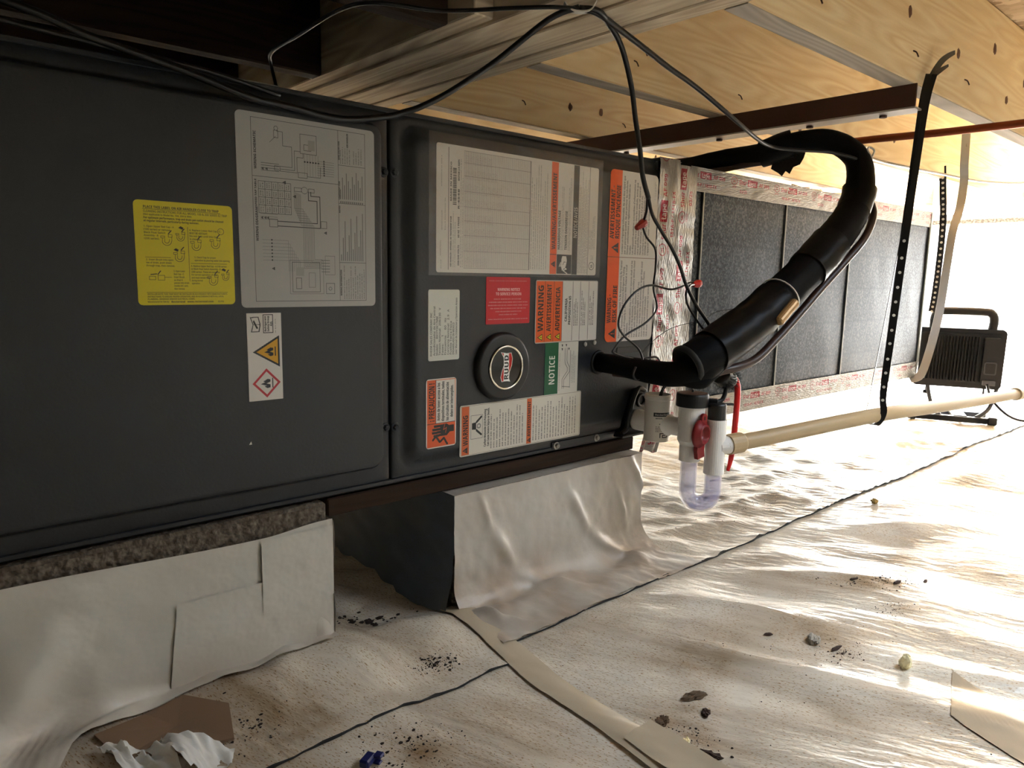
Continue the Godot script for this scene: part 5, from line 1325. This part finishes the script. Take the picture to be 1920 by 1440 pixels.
func build_wires():
	var cl = thing("cable_clip", "white cable clip nailed under the girder where the black cables meet", "clip", Vector3(0.204, 0.68, 0.149))
	obj("clip_band", ribbon([Vector3(0.190, 0.682, 0.134), Vector3(0.195, 0.671, 0.140), Vector3(0.207, 0.668, 0.151), Vector3(0.217, 0.671, 0.160), Vector3(0.222, 0.682, 0.165)], Vector3(-0.6, 0, 0.8), 0.012, 0.0016, 4), M.tie, cl)
	var a = thing("control_cable", "black cable sagging from the girder clip across the top edge of the unit", "cable", Vector3(0.0, 0.55, 0.03), "black control cables")
	wire(a, [Vector3(0.204, 0.674, 0.150), Vector3(0.178, 0.660, 0.118), Vector3(0.132, 0.607, 0.060), Vector3(0.070, 0.560, 0.040), Vector3(0.030, 0.535, 0.025), Vector3(0.007, 0.525, 0.012), Vector3(-0.015, 0.517, 0.010), Vector3(-0.086, 0.5035, 0.009), Vector3(-0.158, 0.508, 0.010), Vector3(-0.205, 0.510, 0.012), Vector3(-0.284, 0.527, 0.012), Vector3(-0.371, 0.542, 0.012), Vector3(-0.430, 0.557, 0.012), Vector3(-0.60, 0.59, 0.0)], 0.0044)
	wire(a, [Vector3(-0.16, 0.522, -0.006), Vector3(-0.25, 0.532, 0.004), Vector3(-0.36, 0.538, 0.004), Vector3(-0.46, 0.546, 0.0), Vector3(-0.60, 0.57, -0.01)], 0.0030)
	var d = thing("control_cable", "thin black cable looping under the girder's left side, above the unit", "cable", Vector3(0.0, 0.67, -0.1), "black control cables")
	wire(d, [Vector3(0.006, 0.56, -0.35), Vector3(0.006, 0.66, -0.40), Vector3(-0.015, 0.672, -0.35), Vector3(-0.023, 0.672, -0.233), Vector3(-0.028, 0.674, -0.10), Vector3(-0.010, 0.672, -0.03), Vector3(0.073, 0.672, 0.010), Vector3(0.137, 0.672, 0.087), Vector3(0.175, 0.672, 0.130), Vector3(0.204, 0.672, 0.150)], 0.0030)
	var b = thing("control_cable", "black cable hanging from the girder clip, split into two leads with red connectors", "cable", Vector3(0.45, 0.4, 0.1), "black control cables")
	wire(b, [Vector3(0.204, 0.673, 0.150), Vector3(0.228, 0.672, 0.163), Vector3(0.268, 0.665, 0.150), Vector3(0.308, 0.645, 0.140), Vector3(0.345, 0.600, 0.130), Vector3(0.368, 0.556, 0.122), Vector3(0.384, 0.510, 0.121), Vector3(0.395, 0.471, 0.12), Vector3(0.413, 0.437, 0.12)], 0.0042)
	wire(b, [Vector3(0.411, 0.440, 0.119), Vector3(0.428, 0.420, 0.105), Vector3(0.448, 0.408, 0.085)], 0.0025)
	nut(b, Vector3(0.445, 0.398, 0.080), Vector3(-0.75, -0.45, -0.1), mat(Color(0.62, 0.16, 0.12), 0.35))
	wire(b, [Vector3(0.452, 0.393, 0.080), Vector3(0.463, 0.378, 0.08), Vector3(0.489, 0.358, 0.08), Vector3(0.492, 0.325, 0.08), Vector3(0.489, 0.290, 0.08), Vector3(0.501, 0.254, 0.08), Vector3(0.470, 0.229, 0.08), Vector3(0.416, 0.209, 0.08), Vector3(0.388, 0.187, 0.08), Vector3(0.387, 0.181, 0.08), Vector3(0.411, 0.173, 0.08), Vector3(0.448, 0.166, 0.08), Vector3(0.480, 0.166, 0.08), Vector3(0.507, 0.166, 0.08), Vector3(0.523, 0.153, 0.08)], 0.0019)
	wire(b, [Vector3(0.412, 0.439, 0.12), Vector3(0.425, 0.412, 0.12), Vector3(0.450, 0.388, 0.12), Vector3(0.484, 0.358, 0.12), Vector3(0.509, 0.329, 0.12), Vector3(0.530, 0.297, 0.12), Vector3(0.555, 0.263, 0.125), Vector3(0.580, 0.225, 0.14), Vector3(0.592, 0.20, 0.15)], 0.0032)
	nut(b, Vector3(0.590, 0.299, 0.10), Vector3(-1.0, -0.1, 0.1), M.nut_red)
	wire(b, [Vector3(0.600, 0.299, 0.10), Vector3(0.573, 0.302, 0.1), Vector3(0.545, 0.294, 0.1), Vector3(0.511, 0.289, 0.1), Vector3(0.458, 0.296, 0.1), Vector3(0.419, 0.287, 0.1), Vector3(0.386, 0.262, 0.1), Vector3(0.373, 0.232, 0.1), Vector3(0.389, 0.211, 0.1), Vector3(0.429, 0.187, 0.1), Vector3(0.443, 0.163, 0.1), Vector3(0.441, 0.141, 0.1), Vector3(0.428, 0.133, 0.1), Vector3(0.418, 0.143, 0.1), Vector3(0.424, 0.156, 0.1)], 0.0019)
	wire(b, [Vector3(0.575, 0.298, 0.105), Vector3(0.548, 0.296, 0.115), Vector3(0.531, 0.284, 0.12), Vector3(0.535, 0.262, 0.122), Vector3(0.562, 0.228, 0.13), Vector3(0.585, 0.200, 0.145)], 0.0022)
	obj("bare_lead", tube([Vector3(0.498, 0.168, 0.05), Vector3(0.53, 0.19, 0.05), Vector3(0.575, 0.215, 0.06), Vector3(0.63, 0.228, 0.08)], 0.0006, 5, 6), M.strap, b)
	obj("bare_lead", tube([Vector3(0.585, 0.19, 0.11), Vector3(0.605, 0.225, 0.11), Vector3(0.645, 0.247, 0.11), Vector3(0.69, 0.255, 0.14)], 0.0006, 5, 6), M.strap, b)
	var c = thing("control_cable", "black cable reaching from the girder clip to the top bend of the insulated pipe", "cable", Vector3(0.6, 0.62, 0.1), "black control cables")
	wire(c, [Vector3(0.204, 0.672, 0.152), Vector3(0.232, 0.671, 0.158), Vector3(0.290, 0.664, 0.150), Vector3(0.345, 0.655, 0.145), Vector3(0.420, 0.640, 0.140), Vector3(0.500, 0.625, 0.137), Vector3(0.570, 0.606, 0.137), Vector3(0.645, 0.586, 0.135), Vector3(0.735, 0.573, 0.120), Vector3(0.800, 0.568, 0.115), Vector3(0.860, 0.568, 0.130), Vector3(0.925, 0.568, 0.165), Vector3(0.965, 0.560, 0.195), Vector3(0.995, 0.550, 0.215), Vector3(1.004, 0.566, 0.218)], [0.0046, 0.0046, 0.0046, 0.0045, 0.0044, 0.0042, 0.0040, 0.0038, 0.0036, 0.0034, 0.0034, 0.0034, 0.0034, 0.0034, 0.0030])
	var e = thing("control_cable", "thin dark cable sagging below the joists at the far right", "cable", Vector3(2.1, 0.68, -0.05), "black control cables")
	wire(e, [Vector3(1.02, 0.575, 0.17), Vector3(1.25, 0.625, 0.10), Vector3(1.608, 0.659, -0.05), Vector3(1.897, 0.664, -0.052), Vector3(2.218, 0.674, -0.05), Vector3(2.500, 0.676, -0.02), Vector3(2.85, 0.70, 0.02), Vector3(3.3, 0.76, 0.05)], 0.0045)

# ==================================================================== work light
func build_lamp():
	var l = thing("work_light", "black portable LED work light seen from its finned back, shining at the far wall", "work light", Vector3(2.70, -0.24, -0.09))
	var z = -LAMP_DIR.normalized()               # toward its back, which faces the camera
	var x = Vector3.UP.cross(z).normalized(); var y = z.cross(x)
	var bs = Basis(x, y, z)
	var at = func(px, py, pz): return LAMP_AT + bs * Vector3(px, py, pz)
	var fr = func(px, py, pz): return Transform3D(bs, at.call(px, py, pz))
	obj("housing", prism(round_rect(-0.155, -0.120, 0.155, 0.118, 0.018, 6), 0.045, fr.call(0, 0, -0.045)), M.lamp_body, l)
	obj("rear_rim", prism(round_rect(-0.140, -0.105, 0.140, 0.100, 0.014, 6), 0.010, fr.call(0, 0, 0.0)), M.lamp_body, l)
	for i in 17:
		var fx = -0.112 + i * 0.0108
		obj("fin", box(at.call(fx, 0.0, 0.020), Vector3(0.0034, 0.178, 0.026), 0.001, bs), M.lamp_body, l)
	obj("driver_box", prism(round_rect(0.078, -0.095, 0.134, 0.088, 0.008, 5), 0.030, fr.call(0, 0, 0.010)), M.lamp_body, l)
	obj("switch_cover", prism(round_rect(0.084, -0.055, 0.126, -0.005, 0.006, 5), 0.006, fr.call(0, 0, 0.040)), M.lamp_grey, l)
	obj("switch_button", prism(round_rect(0.089, -0.050, 0.121, -0.010, 0.004, 4), 0.004, fr.call(0, 0, 0.045)), M.lamp_body, l)
	obj("cord_gland", box(at.call(0.106, -0.088, 0.042), Vector3(0.044, 0.020, 0.010), 0.002, bs), M.lamp_grey, l)
	obj("glowing_lens", prism(round_rect(-0.128, -0.094, 0.128, 0.092, 0.008, 4), 0.004, fr.call(0, 0, -0.050)), M.glow, l)
	# handle
	var h = []
	for q in [[-0.095, 0.105], [-0.097, 0.150], [-0.088, 0.176], [-0.06, 0.184], [0.07, 0.184], [0.098, 0.176], [0.108, 0.150], [0.104, 0.105]]: h.append(at.call(q[0], q[1], -0.018))
	var hs = tool(true); add_tube(hs, h, 0.0165, 12, 6)
	obj("handle", done(hs), M.lamp_body, l)
	# bracket and knobs
	for sx in [-0.10, 0.10]:
		obj("knob_stem", lathe([Vector2(0.004, 0.0), Vector2(0.004, -0.030), Vector2(0, -0.030)], 8, Transform3D(bs, at.call(sx, -0.118, -0.01))), M.lamp_body, l)
		obj("knob", lathe([Vector2(0.0, -0.020), Vector2(0.012, -0.024), Vector2(0.014, -0.030), Vector2(0.012, -0.036), Vector2(0.0, -0.038)], 5, Transform3D(bs, at.call(sx, -0.118, -0.01))), M.lamp_body, l)
	var foot_y = -0.226
	var fl = func(px, py, pz): return Vector3(LAMP_AT.x, foot_y, LAMP_AT.z) + Vector3(x.x, 0, x.z) * px + Vector3(0, py, 0) + Vector3(z.x, 0, z.z).normalized() * pz
	for sx in [-0.05, 0.075]:
		obj("stand_leg", tube([at.call(sx * 2.0, -0.100, -0.03), fl.call(sx * 1.6, 0.05, 0.02), fl.call(sx, 0.012, 0.05)], 0.008, 10, 5), M.lamp_grey, l)
	var hb = Basis(Vector3(x.x, 0, x.z).normalized(), Vector3.UP, Vector3(z.x, 0, z.z).normalized())
	obj("stand_foot", box(fl.call(-0.01, 0.004, 0.06), Vector3(0.28, 0.022, 0.022), 0.003, hb), M.lamp_body, l)
	obj("stand_foot", box(fl.call(-0.01, 0.004, -0.10), Vector3(0.28, 0.022, 0.022), 0.003, hb), M.lamp_body, l)
	obj("stand_bar", box(fl.call(0.02, 0.010, -0.02), Vector3(0.05, 0.016, 0.16), 0.003, hb), M.lamp_body, l)
	for sx in [-0.148, 0.128]: obj("foot_cap", box(fl.call(sx, 0.006, 0.06), Vector3(0.032, 0.030, 0.030), 0.004, hb), M.lamp_body, l)
	obj("power_cord", tube([at.call(0.10, -0.09, 0.045), at.call(0.13, -0.16, 0.03), fl.call(0.20, 0.02, 0.03), fl.call(0.30, 0.010, 0.0), fl.call(0.55, 0.010, -0.1)], 0.005, 8, 6), M.cable, l)

# ==================================================================== litter on the liner
func crumbs(called, label, mid: Vector2, spread: Vector2, n, r0, r1, m, turn = 0.0):
	var st = tool()
	for i in n:
		var a = rng.randf() * TAU; var d = pow(rng.randf(), 0.8) * (0.6 + 0.8 * rng.randf())
		var o = Vector2(cos(a) * spread.x, sin(a) * spread.y).rotated(turn) * d
		var p = mid + o
		var r = lerp(r0, r1, pow(rng.randf(), 4)) * 0.6
		lump(st, Vector3(p.x, top_y(p.x, p.y) + r * 0.35, p.y), Vector3(r * rng.randf_range(0.7, 1.8), r * 0.6, r * rng.randf_range(0.7, 1.4)), 0.6, rng.randf() * 50.0, 5, 3)
	var o2 = obj(called, done(st), m); o2.set_meta("kind", "stuff"); tag(o2, label, "dirt")
	return o2

func piece(called, label, category, mid: Vector2, r: Vector3, rough, m, turn = 0.0, group = ""):
	var st = tool()
	if rough > 0.9:       # a ragged clump of several bits
		for k in 9:
			var a = rng.randf() * TAU; var d = sqrt(rng.randf()) * 0.75
			var q = r * rng.randf_range(0.22, 0.55)
			lump(st, Vector3(cos(a) * r.x * d, rng.randf_range(-0.1, 0.35) * r.y, sin(a) * r.z * d), Vector3(q.x, q.y * 1.1, q.z), 0.9, mid.x * 40.0 + k * 7.0, 8, 5)
	else:
		lump(st, Vector3.ZERO, r, rough, mid.x * 40.0, 12, 8)
	var o = MeshInstance3D.new(); o.name = numbered(called); o.mesh = done(st).commit(); o.material_override = m; add_child(o, true)
	o.position = Vector3(mid.x, top_y(mid.x, mid.y) + r.y * (0.7 if rough <= 0.9 else 0.35), mid.y); o.rotation.y = turn
	return tag(o, label, category, group)

func build_debris():
	crumbs("dirt_crumbs", "scatter of dark crumbs in front of the left block near the frame's lower edge", Vector2(-0.124, 0.225), Vector2(0.075, 0.05), 260, 0.0006, 0.0035, M.soil, 0.5)
	crumbs("dirt_crumbs", "small dark dirt pile in the hollow between the two blocks", Vector2(-0.003, 0.108), Vector2(0.035, 0.016), 220, 0.0008, 0.0035, M.soil, 0.2)
	crumbs("dirt_crumbs", "row of brown wood crumbs on the bright front liner", Vector2(0.77, 0.40), Vector2(0.09, 0.03), 170, 0.0007, 0.0032, M.chip, 0.7)
	crumbs("dirt_crumbs", "reddish dust and crumbs below the crumb row on the front liner", Vector2(0.685, 0.462), Vector2(0.04, 0.03), 120, 0.0005, 0.0022, M.chip, 0.4)
	crumbs("dirt_crumbs", "brown crumbs trailing from the grey lint lump", Vector2(0.492, 0.465), Vector2(0.045, 0.02), 120, 0.0006, 0.0026, M.chip, 0.3)
	crumbs("dirt_crumbs", "dark bits around the pale foam shred at the lower middle", Vector2(0.145, 0.425), Vector2(0.05, 0.05), 200, 0.0006, 0.0030, M.soil, 0.0)
	crumbs("dirt_crumbs", "loose crumbs beside the torn plastic at the lower left", Vector2(-0.27, 0.10), Vector2(0.06, 0.05), 140, 0.0006, 0.0030, M.soil, 0.3)
	crumbs("dirt_crumbs", "dark litter in the shade behind the hump between the blocks", Vector2(0.01, -0.07), Vector2(0.08, 0.03), 90, 0.002, 0.010, M.soil, 0.0)
	crumbs("dirt_specks", "fine dark specks strewn over the front liner", Vector2(0.45, 0.42), Vector2(0.45, 0.30), 420, 0.0005, 0.0016, M.soil, 0.4)
	crumbs("dirt_specks", "fine dark specks on the sheet beyond the seam", Vector2(1.0, 0.0), Vector2(0.5, 0.12), 160, 0.0008, 0.0022, M.soil, 0.0)
	piece("lint_lump", "grey fuzzy lint lump with a dark sliver on the front liner", "debris", Vector2(0.484, 0.420), Vector3(0.020, 0.008, 0.010), 1.1, M.grey_lump, 0.4)
	piece("foam_crumb", "pale yellow upright foam crumb alone on the shiny liner", "foam crumb", Vector2(0.519, 0.540), Vector3(0.008, 0.012, 0.008), 0.5, M.foam_bit, 0.0, "foam crumbs")
	piece("foam_crumb", "jagged pale foam shred beside bark bits at the lower middle", "foam crumb", Vector2(0.142, 0.428), Vector3(0.008, 0.007, 0.005), 1.2, M.foam_bit, 0.5, "foam crumbs")
	piece("foam_crumb", "small tan foam crumb on the liner near the dark-edged seam", "foam crumb", Vector2(1.268, 0.190), Vector3(0.014, 0.006, 0.008), 0.6, mat(Color(0.62, 0.50, 0.26), 0.8), 0.2, "foam crumbs")
	piece("bark_piece", "rough brown bark flake right of the tape strip", "bark", Vector2(0.232, 0.378), Vector3(0.022, 0.005, 0.010), 1.2, mat(Color(0.36, 0.29, 0.21), 0.9), -0.3, "bark pieces")
	piece("bark_piece", "small dark bark bit next to the bark flake", "bark", Vector2(0.214, 0.408), Vector3(0.010, 0.004, 0.006), 1.0, M.chip, 0.6, "bark pieces")
	piece("bark_piece", "round brown dirt clump left of the bark flake", "bark", Vector2(0.158, 0.378), Vector3(0.016, 0.006, 0.012), 1.2, mat(Color(0.33, 0.25, 0.17), 0.95), 0.1, "bark pieces")
	piece("bark_piece", "long dark bark strip at the bottom, right of the foam shred", "bark", Vector2(0.142, 0.462), Vector3(0.016, 0.005, 0.007), 1.0, M.chip, -1.1, "bark pieces")
	for q in [["dark wood sliver touching the grey lint lump", 0.492, 0.452, 0.014, 0.0022, 0.5], ["black wood chip lying alone left of the lint lump", 0.446, 0.366, 0.007, 0.0022, 0.1], ["dark wood chip at the left end of the crumb row", 0.742, 0.368, 0.009, 0.002, 0.2], ["dark wood chip in the middle of the crumb row", 0.79, 0.425, 0.012, 0.0025, 0.5], ["brown wood chip toward the right end of the crumb row", 0.855, 0.450, 0.009, 0.002, 0.8]]:
		piece("wood_chip", q[0], "wood chip", Vector2(q[1], q[2]), Vector3(q[3], q[4], q[4] * 1.4), 0.5, M.chip, q[5] - 0.6, "wood chips")
	var cb = thing("cardboard_scrap", "flat brown cardboard scrap under the torn plastic at the lower left", "cardboard", Vector3(-0.33, -0.21, 0.03))
	var cst = tool()
	var cps = [Vector2(-0.415, 0.040), Vector2(-0.36, 0.026), Vector2(-0.314, 0.016), Vector2(-0.275, 0.060), Vector2(-0.29, 0.115), Vector2(-0.34, 0.105), Vector2(-0.40, 0.085)]
	for q in cps.size():
		var a2 = cps[q]; var b2 = cps[(q + 1) % cps.size()]; var c2 = Vector2(-0.335, 0.06)
		var h = func(v): return Vector3(v.x, top_y(v.x, v.y) + 0.006, v.y)
		tri_out(cst, h.call(a2), h.call(b2), h.call(c2), Vector3(-0.335, -1, 0.06))
		quad(cst, h.call(a2) - Vector3(0, 0.003, 0), h.call(b2) - Vector3(0, 0.003, 0), h.call(b2), h.call(a2))
	obj("sheet", done(cst), M.card, cb)
	# torn plastic at the lower left
	var t = thing("torn_plastic", "crumpled torn scrap of white plastic at the lower left edge", "plastic scrap", Vector3(-0.36, -0.22, 0.06))
	obj("scrap", net(26, 14, func(i, j):
		var f = i / 25.0; var g = j / 13.0
		var p = Vector2(-0.419 + 0.060 * f, 0.064 + 0.022 * f).lerp(Vector2(-0.400 + 0.05 * f, 0.105 + 0.038 * f), g)
		var y = top_y(p.x, p.y) + 0.006 + 0.020 * absf(noise_c.get_noise_2d(f * 1.6 + 3.0, g * 1.3)) * sin(PI * clampf(g + 0.2, 0.0, 1.0)) + 0.008 * sin(f * 7.0 + g * 3.0)
		return Vector3(p.x, y, p.y)), M.white, t)
	obj("scrap", net(16, 8, func(i, j):
		var f = i / 15.0; var g = j / 7.0
		var p = Vector2(-0.362 + 0.068 * f, 0.082 + 0.045 * f).lerp(Vector2(-0.352 + 0.045 * f, 0.140 + 0.008 * f), g)
		return Vector3(p.x, top_y(p.x, p.y) + 0.010 + 0.016 * sin(f * 4.0 + g * 2.0) * (1.0 - 0.5 * f) + 0.008 * noise_a.get_noise_2d(f * 4.0, g * 4.0), p.y)), M.white, t)
	var s = thing("plastic_clip", "small blue plastic clip at the bottom edge of the frame", "clip", Vector3(-0.182, -0.235, 0.226))
	var cy = top_y(-0.182, 0.226)
	obj("clip_body", box(Vector3(-0.182, cy + 0.007, 0.226), Vector3(0.020, 0.010, 0.012), 0.002, Basis(Vector3.UP, 0.5)), M.blue, s)
	obj("clip_jaw", box(Vector3(-0.170, cy + 0.010, 0.230), Vector3(0.010, 0.004, 0.010), 0.001, Basis(Vector3.UP, 0.5)), M.blue, s)
	obj("clip_jaw", box(Vector3(-0.172, cy + 0.003, 0.231), Vector3(0.008, 0.003, 0.009), 0.001, Basis(Vector3.UP, 0.5)), M.blue, s)
